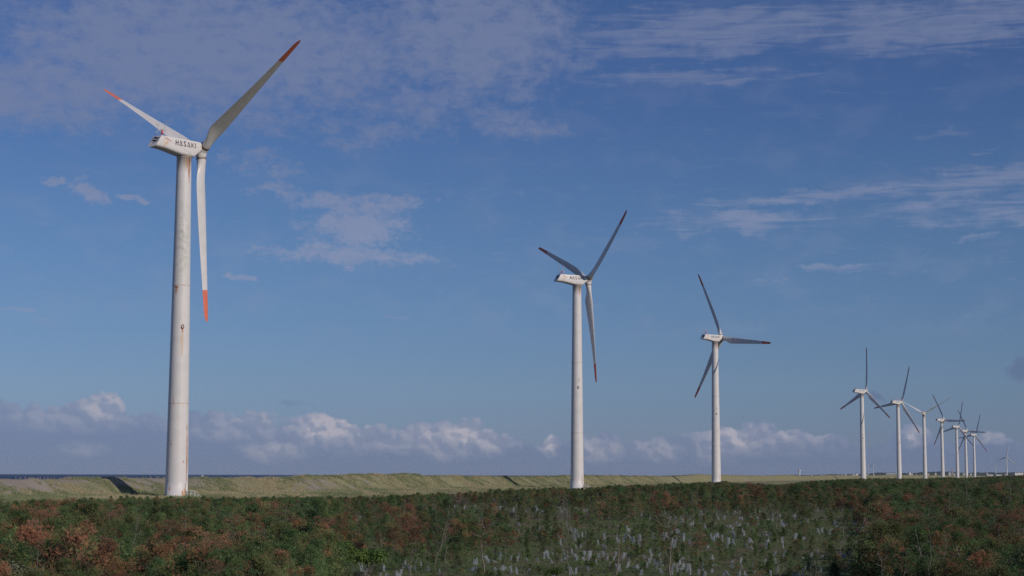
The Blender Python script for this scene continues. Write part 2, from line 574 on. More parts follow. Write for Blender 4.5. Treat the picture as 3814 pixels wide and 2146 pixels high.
def tower_mesh(name, mt):
    b = MB()
    n = 64
    prof = [(0, 1.98), (0.35, 1.98), (0.36, 1.91), (3, 1.88)]
    zs = [i * HZ / 20 for i in range(2, 20)]
    for z in zs:
        prof.append((z, 1.91 + (1.24 - 1.91) * z / HZ))
    prof += [(HZ - .12, 1.245), (HZ - .12, 1.30), (HZ, 1.30)]
    prof.sort(key=lambda q: q[0])
    vs = [(r * math.cos(2 * PI * j / n), r * math.sin(2 * PI * j / n), z) for z, r in prof for j in range(n)]
    fs = [(i * n + j, i * n + (j + 1) % n, (i + 1) * n + (j + 1) % n, (i + 1) * n + j) for i in range(len(prof) - 1) for j in range(n)]
    b.add(vs, fs, 0, True)
    for zz_ in (16.0, 36.0):     # bolted section joints stand a little proud
        r = 1.91 + (1.24 - 1.91) * zz_ / HZ + .012
        b.add([(r * math.cos(2 * PI * j / n), r * math.sin(2 * PI * j / n), zz_ + d) for d in (-.06, .06) for j in range(n)],
              [(j, (j + 1) % n, n + (j + 1) % n, n + j) for j in range(n)], 0, True)
    return b.mesh(name, mt)


def nacelle_mesh():
    # axis x: tail -> hub; y: to the left; z: up, 0 = tower top
    b = MB()
    st = [  # x, zbot, ztop, half width, slant of the end face
        (-5.9, 0.78, 2.80, 1.16, 1.25), (-4.8, 0.64, 2.80, 1.20, 0.0), (-3.2, 0.38, 2.80, 1.24, 0), (-1.4, 0.08, 2.80, 1.27, 0), (0.0, 0.0, 2.80, 1.28, 0), (1.25, 0.0, 2.80, 1.28, 0),
        (1.45, 0.10, 2.80, 1.275, 0), (2.2, 0.72, 2.79, 1.25, 0), (2.8, 1.22, 2.77, 1.21, -0.05)]
    sec = []
    for x, zb, zt, hw, sl_ in st:
        r = min(0.5, (zt - zb) * 0.3)
        rt_ = 0.14
        ring = []
        for kk_ in range(5):
            a = -PI / 2 + PI / 2 * kk_ / 4
            ring.append((hw - r + r * math.cos(a), zb + r + r * math.sin(a)))
        for kk_ in range(3):
            a = PI / 2 * kk_ / 2
            ring.append((hw - rt_ + rt_ * math.cos(a), zt - rt_ + rt_ * math.sin(a)))
        ring = ring + [(-p, q) for p, q in ring[::-1]]
        sec.append([(x - sl_ * (zt - q) / (zt - zb), p, q) for p, q in ring])
    n = len(sec[0])
    vs = [p for s_ in sec for p in s_]
    fs = [(i * n + j, (i + 1) * n + j, (i + 1) * n + (j + 1) % n, i * n + (j + 1) % n) for i in range(len(sec) - 1) for j in range(n)]
    b.add(vs, fs, 0, False)
    b.add(sec[0], [tuple(range(n))])
    b.add(sec[-1], [tuple(range(n))[::-1]])
    me = b.mesh('nacelle', M['nacelle'])
    me.polygons.foreach_set('use_smooth', [True] * len(fs) + [False, False])
    try:
        me.set_sharp_from_angle(angle=R_(32))
    except Exception:
        pass
    return me


def letters_mesh():
    """HASAKI, angular stencil capitals, as thin raised plates on the side at y = -1.29 (starboard)"""
    b = MB()
    H_, Wd, T_ = 0.86, 0.60, 0.135

    def stroke(ox, p, q, w=T_):
        p, q = Vector((p[0] + ox, 0, p[1])), Vector((q[0] + ox, 0, q[1]))
        d = (q - p).normalized()
        s = Vector((-d.z, 0, d.x)) * w / 2
        y0, y1 = -1.283, -1.305
        vs = []
        for yy in (y0, y1):
            for a in (p + s, q + s, q - s, p - s):
                vs.append((a.x, yy, a.z))
        b.add(vs, [(0, 1, 2, 3), (7, 6, 5, 4), (0, 4, 5, 1), (1, 5, 6, 2), (2, 6, 7, 3), (3, 7, 4, 0)])
    z0 = 1.56
    t = T_ / 2
    x = -2.98
    adv = 0.835
    # H
    stroke(x, (t, z0), (t, z0 + H_)); stroke(x, (Wd - t, z0), (Wd - t, z0 + H_)); stroke(x, (T_ + .02, z0 + H_ * .48), (Wd - T_ - .02, z0 + H_ * .48))

    def A(x):
        stroke(x, (t, z0 + t * 2.4), (Wd * .5 - .03, z0 + H_), .10)
        stroke(x, (Wd * .5, z0 + H_ - .04), (Wd + .02, z0), .15)
        stroke(x, (.0, z0 + t), (Wd - .07, z0 + t), .11)
    x += adv; A(x)
    x += adv + .04   # S: flat bars joined by a backslash
    stroke(x, (0, z0 + H_ - t), (Wd, z0 + H_ - t)); stroke(x, (0.02, z0 + t), (Wd, z0 + t)); stroke(x, (t, z0 + H_ - T_ * .7), (Wd - t, z0 + T_ * .9), .14)
    x += adv; A(x)
    x += adv + .06
    stroke(x, (t, z0), (t, z0 + H_)); stroke(x, (Wd - .03, z0 + H_ - .02), (T_ + .05, z0 + H_ * .48), .11); stroke(x, (T_ + .05, z0 + H_ * .5), (Wd - .01, z0 + .02), .13)
    x += adv - .02
    stroke(x, (t, z0), (t, z0 + H_))
    return b.mesh('lettering', M['letter'])


def face_pt(u, w, off):
    """tail face: u across (-1..1 = right..left), w 0..1 bottom..top -> point, off = metres out of the face"""
    zb, zt = 0.78, 2.80
    z = zb + (zt - zb) * w
    x = -5.9 - 1.25 * (1 - w)
    nrm = Vector((-(zt - zb), 0, 1.25)).normalized()
    return Vector((x, -u * 1.16, z)) + nrm * off


def louvre_mesh(w0, ph):
    b = MB()
    n = 14
    top_, bot_ = [], []
    for i in range(n + 1):
        u = -0.80 + 1.60 * i / n
        th = 0.085 * math.sin(PI * min(max((i + .6) / (n + 1.2), 0), 1)) ** .5
        c = w0 + 0.06 * math.sin(2 * PI * i / n + ph)
        top_.append((u, c + th)); bot_.append((u, c - th))
    ring = top_ + bot_[::-1]
    vs = [face_pt(u, w, .02) for u, w in ring] + [face_pt(u, w, -.05) for u, w in ring]
    N_ = len(ring)
    b.add(vs, [(i, n + 1 + (n - i), n + 1 + (n - i - 1), i + 1) for i in range(n)] + [(i, (i + 1) % N_, N_ + (i + 1) % N_, N_ + i) for i in range(N_)])
    return b.mesh('louvre', M['dark'])


def small_mark_mesh():
    b = MB()
    ps = [face_pt(u, w, o_) for o_ in (.004, .02) for u, w in ((-.24, .33), (.24, .33), (.24, .38), (-.24, .38))]
    b.add(ps, [(0, 1, 2, 3), (7, 6, 5, 4), (0, 4, 5, 1), (1, 5, 6, 2), (2, 6, 7, 3), (3, 7, 4, 0)])
    return b.mesh('maker_plate', M['dark'])


def rope_meshes():
    a, c = Vector((-5.75, -1.20, 2.72)), Vector((0.6, -1.31, 0.42))
    p1, p2 = a.lerp(c, .10), a.lerp(c, .30)
    b = MB()
    b.tube([a, c], .012, 5)
    r = MB()
    r.tube([p1, p2], .05, 6)
    return b.mesh('cable', M['steel']), r.mesh('strap', M['redline'])


def guard_mesh():
    b = MB()
    r = .035
    for s in (-1, 1):
        y = .75 * s
        b.tube([(-5.75, y, 2.78), (-5.75, y, 3.35), (-5.25, y, 3.95), (-4.8, y, 3.95), (-4.3, y, 3.35), (-4.3, y, 2.78)], r, 6)
    b.tube([(-5.25, -.75, 3.95), (-5.25, .75, 3.95)], r, 6)
    b.tube([(-4.8, -.75, 3.95), (-4.8, .75, 3.95)], r, 6)
    return b.mesh('guard_rail', M['white_rail'])


def mast_mesh(ring_r):
    b = MB()
    b.tube([(0, 0, 0), (0, 0, 2.1)], .035, 6)
    b.tube([(-.22, 0, 2.0), (.22, 0, 2.0)], .02, 5)
    for s in (-1, 1):
        b.tube([(.22 * s, 0, 2.0), (.22 * s, 0, 2.25)], .05, 6)
    pts = [(ring_r * math.cos(a), 0, 2.45 + ring_r * math.sin(a)) for a in [2 * PI * i / 16 for i in range(17)]]
    b.tube(pts, .016, 5, caps=False)
    return b.mesh('weather_mast', M['steel'])


def beacon_mesh():
    b = MB()
    b.tube([(0, 0, 0), (0, 0, .5)], .07, 8)
    b.tube([(0, 0, .5), (0, 0, .56), (0, 0, 1.0), (0, 0, 1.12)], [.2, .2, .19, .08], 12)
    return b.mesh('beacon', M['red'])


def aerial_mesh():
    b = MB()
    b.tube([(0, 0, 0), (0, 0, 1.9)], [.03, .015], 5)
    return b.mesh('aerial', M['steel'])


def hub_meshes():
    # local: y = upwind (away from the tower), z = first blade
    b = MB()
    n = 24
    prof = [(-.75, .8), (-.6, .95), (-.3, 1.08), (0, 1.12), (.35, 1.06), (.65, .85), (.9, .5), (1.0, .0)]
    vs = [(r * math.cos(2 * PI * j / n), y, r * math.sin(2 * PI * j / n)) for y, r in prof for j in range(n)]
    fs = [(i * n + j, (i + 1) * n + j, (i + 1) * n + (j + 1) % n, i * n + (j + 1) % n) for i in range(len(prof) - 1) for j in range(n)]
    b.add(vs, fs, 0, True)
    b.tube([(0, -1.05, 0), (0, -.7, 0)], .72, 24)
    rg = MB()
    for i in range(3):
        a = 2 * PI * i / 3
        d = Vector((math.sin(a), 0, math.cos(a)))
        b.tube([d * .5, d * .95, d * 1.26], [1.0, .88, .80], 24)
        rg.tube([d * 1.26, d * 1.34], .90, 24, sm=True)
        rg.tube([d * 1.46, d * 1.52], .885, 24, sm=True)
    rg.tube([(0, -1.10, 0), (0, -1.02, 0)], .80, 24)
    return b.mesh('hub', M['hub']), rg.mesh('flange_rings', M['ring'])


def blade_meshes(R=29.75, tip_at=0.815, bend=0.72):
    """local z = radial, x = leading edge side, y = downwind; bends downwind towards the tip"""
    st = []
    rs = [1.34, 1.8, 2.3, 2.9, 3.6, 4.4, 5.3, 6.3, 6.9, 7.6, 9, 11, 13, 15, 17, 19, 21, 23, R * tip_at, 25.5, 27, 28.2, 29.0, 29.4, 29.65, R]
    for r in rs:
        f = r / R
        if r < 6.3:
            t = max(0, (r - 2.0) / 4.3)
            t = t * t * (3 - 2 * t)
            ch = 1.64 + (2.72 - 1.64) * t
            th = 1.64 + (0.62 - 1.64) * min(1, max(0, (r - 1.7) / 4.8)) ** .8
            tw = 16
        else:
            g = (r - 6.3) / (R - 6.3)
            ch = 2.72 - (2.72 - 0.84) * (g ** 1.08 + .10 * math.sin(PI * g) * g ** .4)
            th = 0.62 * (1 - g) ** 1.2 + .10
            tw = 16 * (1 - g) ** 1.6
        e = (R - r)
        if e < 1.6:
            ch *= max(.16, math.sqrt(max(0, 1 - ((1.6 - e) / 1.6) ** 2)))
            th = min(th, ch * .3)
        st.append((r, ch, th, tw, min(1, max(0, (r - 1.8) / 3.2))))
    n = 20
    rings = []
    for r, ch, th, tw, blend in st:
        ring = []
        for j in range(n):
            a = 2 * PI * j / n
            cx, cy = math.cos(a) * ch / 2, math.sin(a) * th / 2
            # airfoil: leading edge at +x; thick near the front
            xx = math.cos(a)
            sgn = 1 if math.sin(a) > 0 else -1
            u = (1 - xx) / 2
            yy = 2.9 * (0.2969 * math.sqrt(u) - 0.126 * u - 0.3516 * u * u + 0.2843 * u ** 3 - 0.1015 * u ** 4) * th
            ax, ay = (0.32 - u) * ch, yy * sgn * .96 + (0.04 * ch * math.sin(PI * u))
            px_ = cx * (1 - blend) + ax * blend
            py_ = cy * (1 - blend) + ay * blend
            t = -R_(tw) * blend
            # twist turns the leading edge upwind near the root
            X = px_ * math.cos(t) - py_ * math.sin(t)
            Y = px_ * math.sin(t) + py_ * math.cos(t)
            ring.append((X, Y + bend * (r / R) ** 2.2, r))
        rings.append(ring)
    i0 = rs.index(R * tip_at)
    outs = []
    for nm, lo, hi, mt in (('blade', 0, i0, M['blade']), ('blade_tip', i0, len(rs) - 1, M['tip'])):
        b = MB()
        seg = rings[lo:hi + 1]
        vs = [p for s_ in seg for p in s_]
        fs = [(i * n + j, i * n + (j + 1) % n, (i + 1) * n + (j + 1) % n, (i + 1) * n + j) for i in range(len(seg) - 1) for j in range(n)]
        b.add(vs, fs, 0, True)
        b.add(seg[-1], [tuple(range(n))])
        b.add(seg[0], [tuple(range(n))[::-1]])
        outs.append(b.mesh(nm, mt))
    return outs


def door_meshes():
    # local: on the tower shell, outward = +x
    d = MB()
    r = 1.90
    n = 8
    hw = .42
    vs = []
    for zz_ in (.35, 2.55):
        for i in range(n + 1):
            a = -hw / r + 2 * hw / r * i / n
            vs.append(((r + .05) * math.cos(a), (r + .05) * math.sin(a), zz_))
            vs.append(((r - .05) * math.cos(a), (r - .05) * math.sin(a), zz_))
    kk_ = 2 * (n + 1)
    fs = []
    for i in range(n):
        fs.append((2 * i, 2 * i + 2, kk_ + 2 * i + 2, kk_ + 2 * i))
    fs += [(0, kk_, kk_ + 1, 1), (2 * n, 2 * n + 1, kk_ + 2 * n + 1, kk_ + 2 * n)]
    for i in range(n):
        fs += [(kk_ + 2 * i, kk_ + 2 * i + 2, kk_ + 2 * i + 3, kk_ + 2 * i + 1), (2 * i, 2 * i + 1, 2 * i + 3, 2 * i + 2)]
    d.add(vs, fs, 0, True)
    f = MB()
    for s in (-1, 1):
        a = s * (hw + .05) / r
        f.tube([((r + .04) * math.cos(a), (r + .04) * math.sin(a), .3), ((r + .04) * math.cos(a), (r + .04) * math.sin(a), 2.6)], .035, 6)
    h = MB()
    h.tube([(r + .09, -.15, .75), (r + .09, -.15, 1.15), (r + .09, .0, 1.25)], .035, 6)
    return d.mesh('door', M['white_rail']), f.mesh('door_frame', M['ring']), h.mesh('door_handle', M['dark'])


def stair_meshes():
    # landing outside the door then steps down, local +x outward
    s = MB()
    s.box((2.55, 0, .28), (1.25, 1.1, .08))
    for i in range(4):
        s.box((3.28 + i * .27, 0, .16 - i * .2), (.25, 1.0, .04))
    for y in (-.52, .52):
        s.tube([(3.15, y, .28), (4.35, y, -.62)], .05, 6)
        s.tube([(2.1, y, .25), (2.1, y, -.7)], .05, 6)
        s.tube([(3.1, y, .25), (3.1, y, -.7)], .05, 6)
    r = MB()
    for y in (-.52, .52):
        r.tube([(2.0, y, 1.4), (3.1, y, 1.4), (4.35, y, .35)], .035, 6)
        r.tube([(2.0, y, .9), (3.1, y, .9), (4.35, y, -.1)], .025, 6)
        for x_, a_, c_ in ((2.35, .3, 1.4), (3.1, .3, 1.4), (3.75, -.1, .87), (4.35, -.6, .35)):
            r.tube([(x_, y, a_), (x_, y, c_)], .035, 6)
    return s.mesh('stair', M['white_rail']), r.mesh('handrail', M['white_rail'])


def hatch_meshes():
    # lamp hatch on the shell, local +x outward, centre at 0
    f = MB()
    n = 16
    prof = [(.30, .0), (.33, .10), (.25, .10), (.24, .02)]
    vs = [(x_, r * .78 * math.cos(2 * PI * j / n), r * 1.25 * math.sin(2 * PI * j / n)) for r, x_ in prof for j in range(n)]
    fs = [(i * n + j, i * n + (j + 1) % n, (i + 1) * n + (j + 1) % n, (i + 1) * n + j) for i in range(3) for j in range(n)]
    f.add(vs, fs)
    l = MB()
    l.tube([(.02, 0, -.02), (.14, 0, -.02)], [.17, .14], 12)
    rd = MB()
    rd.tube([(.03, .02, -.22), (.16, .02, -.22)], [.10, .08], 10)
    return f.mesh('lamp_hatch', M['ring']), l.mesh('lamp_glass', M['pale']), rd.mesh('red_lamp', M['red'])


tower_me = [tower_mesh('tower', M['tower1']), tower_mesh('tower', M['tower'])]
ME = dict(nacelle=nacelle_mesh(), letters=letters_mesh(), l1=louvre_mesh(.80, 0), l2=louvre_mesh(.56, .3), mark=small_mark_mesh(), guard=guard_mesh(),
          mast=mast_mesh(.42), mast2=mast_mesh(.3), beacon=beacon_mesh(), aerial=aerial_mesh())
ME['cable'], ME['strap'] = rope_meshes()
ME['hub'], ME['rings'] = hub_meshes()
ME['blade'], ME['blade_tip'] = blade_meshes()
ME['blade_p'], ME['blade_tip_p'] = blade_meshes(bend=0.12)
ME['door'], ME['doorf'], ME['doorh'] = door_meshes()
ME['stair'], ME['rail'] = stair_meshes()
ME['hatch'], ME['hglass'], ME['hred'] = hatch_meshes()


def ring_mesh():
    b = MB()
    b.tube([(0, 0, -.03), (0, 0, .07)], 1.29, 40)
    return b.mesh('yaw_ring', M['ring'])


ME['yaw'] = ring_mesh()
TLAB = ["tallest white wind turbine at left, blades parked, rust streaks down its tower",
        "second tallest white wind turbine, standing alone mid-picture with one blade hanging down",
        "third wind turbine from the left, one blade level to the right, blade shadow on tower",
        "fourth wind turbine from the left, one blade straight up",
        "fifth wind turbine from the left, its left blade crossing the fourth one's",
        "sixth wind turbine from the left, seen from behind with thin blades spread in a V",
        "seventh wind turbine from the left, just right of the V-bladed one",
        "eighth wind turbine from the left, blade upright, its lower blade crossing two towers",
        "ninth wind turbine from the left, in the crossing blades between the last two towers",
        "tenth wind turbine from the left, last of the row with dark tips"]
for i, (X, Y, yaw, ph) in enumerate(TUR):
    feather = i in (0, 5)
    root = empty('wind_turbine', (X, Y, TZ))
    tag(root, TLAB[i], 'wind turbine', 'orange-tipped wind turbines along the shore')
    # the tower shell keeps its own frame, turned so that -y looks to the camera side
    face = math.atan2(X, Y)
    t = link('tower', tower_me[0 if i == 0 else 1], root)
    t.rotation_euler = (0, 0, -face)
    door = link('door', ME['door'], root)
    door.rotation_euler = (0, 0, R_(-17))
    link('door_frame', ME['doorf'], door)
    link('door_handle', ME['doorh'], door)
    stair = link('stair', ME['stair'], root)
    stair.rotation_euler = (0, 0, R_(-17))
    link('handrail', ME['rail'], stair)
    ha = -PI / 2 - face + R_(14)
    hz_ = 28.9
    hr = 1.91 + (1.24 - 1.91) * hz_ / HZ
    hatch = link('lamp_hatch', ME['hatch'], root, (hr * math.cos(ha), hr * math.sin(ha), hz_))
    hatch.rotation_euler = (0, 0, ha)
    link('lamp_glass', ME['hglass'], hatch)
    link('red_lamp', ME['hred'], hatch)
    link('yaw_ring', ME['yaw'], root, (0, 0, HZ))
    na = link('nacelle', ME['nacelle'], root, (0, 0, HZ + .02))
    na.rotation_euler = (0, 0, PI / 2 - R_(yaw))
    for nm, key, loc in (('lettering', 'letters', (0, 0, 0)), ('louvre', 'l1', (0, 0, 0)), ('louvre', 'l2', (0, 0, 0)), ('maker_plate', 'mark', (0, 0, 0)), ('guard_rail', 'guard', (0, 0, 0)),
                         ('cable', 'cable', (0, 0, 0)), ('strap', 'strap', (0, 0, 0)), ('weather_mast', 'mast', (-4.7, -.45, 2.78)), ('weather_mast', 'mast2', (-5.3, .7, 2.78)),
                         ('beacon', 'beacon', (-5.0, -.1, 2.78)), ('aerial', 'aerial', (-1.3, -.3, 2.78))):
        link(nm, ME[key], na, loc)
    a = Vector((math.sin(R_(yaw)) * math.cos(.0604), math.cos(R_(yaw)) * math.cos(.0604), math.sin(.0604)))
    h = Vector((math.cos(R_(yaw)), -math.sin(R_(yaw)), 0))
    v = h.cross(a)
    hubp = Vector((0, 0, HZ + 1.44)) + a * 3.72
    an = R_(ph)
    rad = h * math.cos(an) + v * math.sin(an)
    lead = -h * math.sin(an) + v * math.cos(an)
    mm = Matrix((lead, a, rad)).transposed().to_4x4()
    mm.translation = hubp
    hub = link('hub', ME['hub'], root)
    hub.matrix_local = mm
    link('flange_rings', ME['rings'], hub)
    pitch = R_(92 if feather else 3)
    for kk_ in range(3):
        an = R_(ph) + 2 * PI * kk_ / 3
        rad = h * math.cos(an) + v * math.sin(an)
        tan_ = -h * math.sin(an) + v * math.cos(an)
        lead = tan_ * math.cos(pitch) + a * math.sin(pitch)
        thick = rad.cross(lead)
        mm = Matrix((lead, thick, rad)).transposed().to_4x4()
        mm.translation = hubp
        if feather:      # parked blades hang unloaded: no bend, a little coning
            rad = (rad - a * .004).normalized()
            lead = (lead - rad * lead.dot(rad)).normalized()
            thick = rad.cross(lead)
            mm = Matrix((lead, thick, rad)).transposed().to_4x4()
            mm.translation = hubp
        sf = '_p' if feather else ''
        bl = link('blade', ME['blade' + sf], root)
        bl.matrix_local = mm
        link('blade_tip', ME['blade_tip' + sf], bl)


# ------------------------------------------------------------------ terrain
def hash2(ix, iy, seed):
    h_ = (ix.astype(np.int64) * 374761393 + iy.astype(np.int64) * 668265263 + seed * 982451653) & 0x7fffffff
    h_ = ((h_ ^ (h_ >> 13)) * 1274126177) & 0x7fffffff
    return (h_ ^ (h_ >> 16)).astype(np.float64) / 0x7fffffff


def vnoise(x, y, sc, seed=0):
    x = np.asarray(x, float) / sc
    y = np.asarray(y, float) / sc
    ix, iy = np.floor(x), np.floor(y)
    fx, fy = x - ix, y - iy
    fx, fy = fx * fx * (3 - 2 * fx), fy * fy * (3 - 2 * fy)
    a = hash2(ix, iy, seed); b = hash2(ix + 1, iy, seed); c = hash2(ix, iy + 1, seed); d = hash2(ix + 1, iy + 1, seed)
    return (a * (1 - fx) + b * fx) * (1 - fy) + (c * (1 - fx) + d * fx) * fy - .5


def sst(x, a, b):
    t = np.clip((np.asarray(x, float) - a) / (b - a), 0, 1)
    return t * t * (3 - 2 * t)


def to_st(x, y):
    dx_, dy_ = np.asarray(x, float) - TUR[0][0], np.asarray(y, float) - TUR[0][1]
    return dx_ * NX + dy_ * NY, dx_ * UX + dy_ * UY


def from_st(s, t):
    return TUR[0][0] + NX * s + UX * t, TUR[0][1] + NY * s + UY * t


CREST_S = 17.0
crest_px = [(-200, 1778), (0, 1779), (300, 1780), (400, 1777), (430, 1775), (560, 1777), (640, 1779), (750, 1781), (1000, 1780), (1090, 1779), (1150, 1771), (1200, 1770), (1300, 1767), (1350, 1765), (1450, 1768), (1520, 1763),
            (1560, 1768), (1600, 1774), (1630, 1769), (1700, 1773), (1900, 1773), (2000, 1774), (2190, 1769), (2240, 1771), (2400, 1772), (2530, 1772), (2604, 1765), (2640, 1765.5), (2760, 1768.5), (2860, 1771),
            (2900, 1768), (2950, 1768), (3000, 1772), (3050, 1771), (3103, 1768), (3200, 1771), (3300, 1769), (3450, 1769), (3550, 1771), (3650, 1772)]
ct, cz = [], []
for px_, py_ in crest_px:
    d = ray(px_, py_)
    # meet the vertical sheet s = CREST_S
    s0, t0 = to_st(0, 0)
    ds = d.x * NX + d.y * NY
    kq = (CREST_S - s0) / ds
    p_ = Vector((d.x * kq, d.y * kq, CAMZ + d.z * kq))
    ct.append(float(to_st(p_.x, p_.y)[1])); cz.append(p_.z)
ct, cz = np.array(ct), np.array(cz)


def height(x, y):
    s, t = to_st(x, y)
    far = sst(t, 150, 1200)
    g0 = vnoise(x, y, 38, 1) * .5 + vnoise(x, y, 14, 2) * .22 + far * 1.2
    g0 = g0 * np.clip((np.hypot(x, y) - 10) / 60, 0, 1)
    strip = 2.0 + .25 * vnoise(s, t, 12, 3) + far * .9
    z = g0 + (strip - g0) * sst(s, -14, -3)
    toe = 2.45 + far * .8
    z = z + (toe - z) * sst(s, 3, 11.5)
    c = np.interp(t, ct, cz) - .20 + .22 * vnoise(s, t, 3.1, 5) + .30 * vnoise(s, t, 7.3, 8)
    # scalloped windward face
    w = s + 1.6 * vnoise(t, s * .3, 9, 6) + .8 * vnoise(t, s * .4, 3.5, 7)
    f = sst(w, 11.6, CREST_S + .5)
    f = f * .65 + .35 * np.clip((w - 11.6) / (CREST_S - 11.1), 0, 1)
    z = z + (c - z) * f
    z = z + sst(s, 8, 13) * sst(s, 24, 17) * (.45 * vnoise(t * .9, s, 2.6, 81) + .6 * vnoise(t + s, s * .5, 5.2, 82))
    z = np.where(s > CREST_S, c - .02 * (s - CREST_S) - .25 * sst(s, CREST_S, CREST_S + 6), z)
    z = z + (-3.0 - z) * sst(s, 34, 62)
    z = z + (-12 - z) * sst(s, 62, 110)
    return z


def h1(x, y):
    return float(height(np.array([x]), np.array([y]))[0])


S_ = np.concatenate([-np.geomspace(26000, 170, 24), np.arange(-160, -16, 3.0), np.arange(-16, 9, 1.6), np.arange(9, 24, .7), np.arange(24, 112, 4.0)])
T_ = np.concatenate([-np.geomspace(24000, 420, 14), np.arange(-400, -60, 6.0), np.arange(-60, 330, 1.6), np.arange(330, 900, 4.0), np.arange(900, 2600, 12.0), np.geomspace(2620, 25500, 30)])
SS, TT = np.meshgrid(S_, T_, indexing='ij')
GX, GY = from_st(SS, TT)
GZ = height(GX.ravel(), GY.ravel()).reshape(GX.shape)
GZ = np.where(np.hypot(GX, GY) > 5000, np.where(SS < 30, 2.0, GZ), GZ)
V = np.stack([GX, GY, GZ], -1).reshape(-1, 3)
ns, nt = SS.shape
ii, jj = np.meshgrid(np.arange(ns - 1), np.arange(nt - 1), indexing='ij')
q0 = (ii * nt + jj).ravel()
F = np.stack([q0, q0 + nt, q0 + nt + 1, q0 + 1], -1)


def ground_material():
    mt = mat('coastal_ground', (0.1, 0.1, 0.05), 0.95, 0.05)
    T = NT(mt.node_tree)
    b = T.n['Principled BSDF']
    g = T.node('ShaderNodeNewGeometry')
    x, y, z = T.sep(g.outputs['Position'])
    dxx, dyy = T.m('SUBTRACT', x, TUR[0][0]), T.m('SUBTRACT', y, TUR[0][1])
    s = T.m('ADD', T.m('MULTIPLY', dxx, NX), T.m('MULTIPLY', dyy, NY))
    t = T.m('ADD', T.m('MULTIPLY', dxx, UX), T.m('MULTIPLY', dyy, UY))
    st = T.comb(t, s, 0)
    P_ = g.outputs['Position']
    n1 = T.noise(P_, 0.09, 6, 0.6)
    n2 = T.noise(P_, 0.9, 6, 0.65)
    n3 = T.noise(P_, 5.0, 4, 0.6)
    scrub = T.mix(T.step(n1, .4, .62), (0.095, 0.125, 0.052), (0.160, 0.140, 0.085))
    scrub = T.mix(T.step(n2, .45, .75, 0, .8), scrub, (0.075, 0.110, 0.042))
    scrub = T.mix(T.step(n3, .5, .75, 0, .6), scrub, (0.17, 0.14, 0.095))
    # dune: grass over grey-brown sand, sand showing in leaning scars
    lean = T.node('ShaderNodeMapping')
    T.put(lean.inputs['Vector'], st)
    lean.inputs['Rotation'].default_value = (0, 0, R_(38))
    lean.inputs['Scale'].default_value = (0.35, 1.6, 1)
    n4 = T.noise(lean.outputs[0], 0.32, 6, 0.65)
    n5 = T.noise(st, 0.06, 4, 0.5)
    dgrass = T.mix(T.step(n2, .35, .7), (0.290, 0.265, 0.150), (0.215, 0.210, 0.115))
    sandc = T.mix(T.step(n3, .35, .7), (0.320, 0.280, 0.240), (0.245, 0.210, 0.178))
    m1 = T.add([n4, T.m('MULTIPLY', T.m('SUBTRACT', n5, .5), .5)])
    near = T.m('MAXIMUM', T.m('MULTIPLY', T.blob(st, (-23, 17.0), (26, 6.5)), 1.2), T.m('MULTIPLY', T.blob(st, (27, 17.2), (34, 6.5)), 1.2))
    near = T.m('MAXIMUM', near, T.m('MULTIPLY', T.blob(st, (86, 13.5), (18, 5)), .7))
    m2 = T.step(T.m('ADD', T.m('MULTIPLY', T.m('ADD', m1, T.m('MULTIPLY', n2, .6)), .8), T.m('MULTIPLY', near, .23)), .70, .82)
    dune = T.mix(m2, dgrass, sandc)
    col = T.mix(T.step(s, -9, -5), scrub, dune)
    col = T.mix(T.step(s, 24, 36), col, sandc)
    T.l.new(col, b.inputs['Base Color'])
    bp = T.node('ShaderNodeBump')
    bp.inputs['Strength'].default_value = 0.6
    bp.inputs['Distance'].default_value = 0.3
    T.l.new(n2, bp.inputs['Height'])
    T.l.new(bp.outputs[0], b.inputs['Normal'])
    return mt


M['ground'] = ground_material()
go = link('ground', mesh_arr('ground', V, F, M['ground'], smooth=True))
tag(go, kind='structure')


def sea_material():
    mt = mat('sea_water', (0.018, 0.045, 0.085), 0.35, 0.06)
    T = NT(mt.node_tree)
    b = T.n['Principled BSDF']
    g = T.node('ShaderNodeNewGeometry')
    n = T.noise(T.v('MULTIPLY', g.outputs['Position'], (0.02, 0.008, 1)), 1.0, 6, 0.6)
    T.l.new(T.mix(T.step(n, .35, .7), (0.026, 0.062, 0.140), (0.036, 0.076, 0.160)), b.inputs['Base Color'])
    w = T.noise(g.outputs['Position'], 0.25, 6, 0.6)
    bp = T.node('ShaderNodeBump')
    bp.inputs['Strength'].default_value = 0.03
    bp.inputs['Distance'].default_value = 0.3
    T.l.new(w, bp.inputs['Height'])
    T.l.new(bp.outputs[0], b.inputs['Normal'])
    b.inputs['Roughness'].default_value = 0.75
    return mt


n = 96
vs = [(0, 0, -6)] + [(r_ * math.cos(2 * PI * i / n), r_ * math.sin(2 * PI * i / n), -6.0) for r_ in (3000, 25500) for i in range(n)]
fs = [(0, 1 + i, 1 + (i + 1) % n) for i in range(n)] + [(1 + i, 1 + n + i, 1 + n + (i + 1) % n, 1 + (i + 1) % n) for i in range(n)]
b = MB()
b.add(vs, fs)
sea = link('sea', b.mesh('sea', sea_material()))
tag(sea, kind='structure')


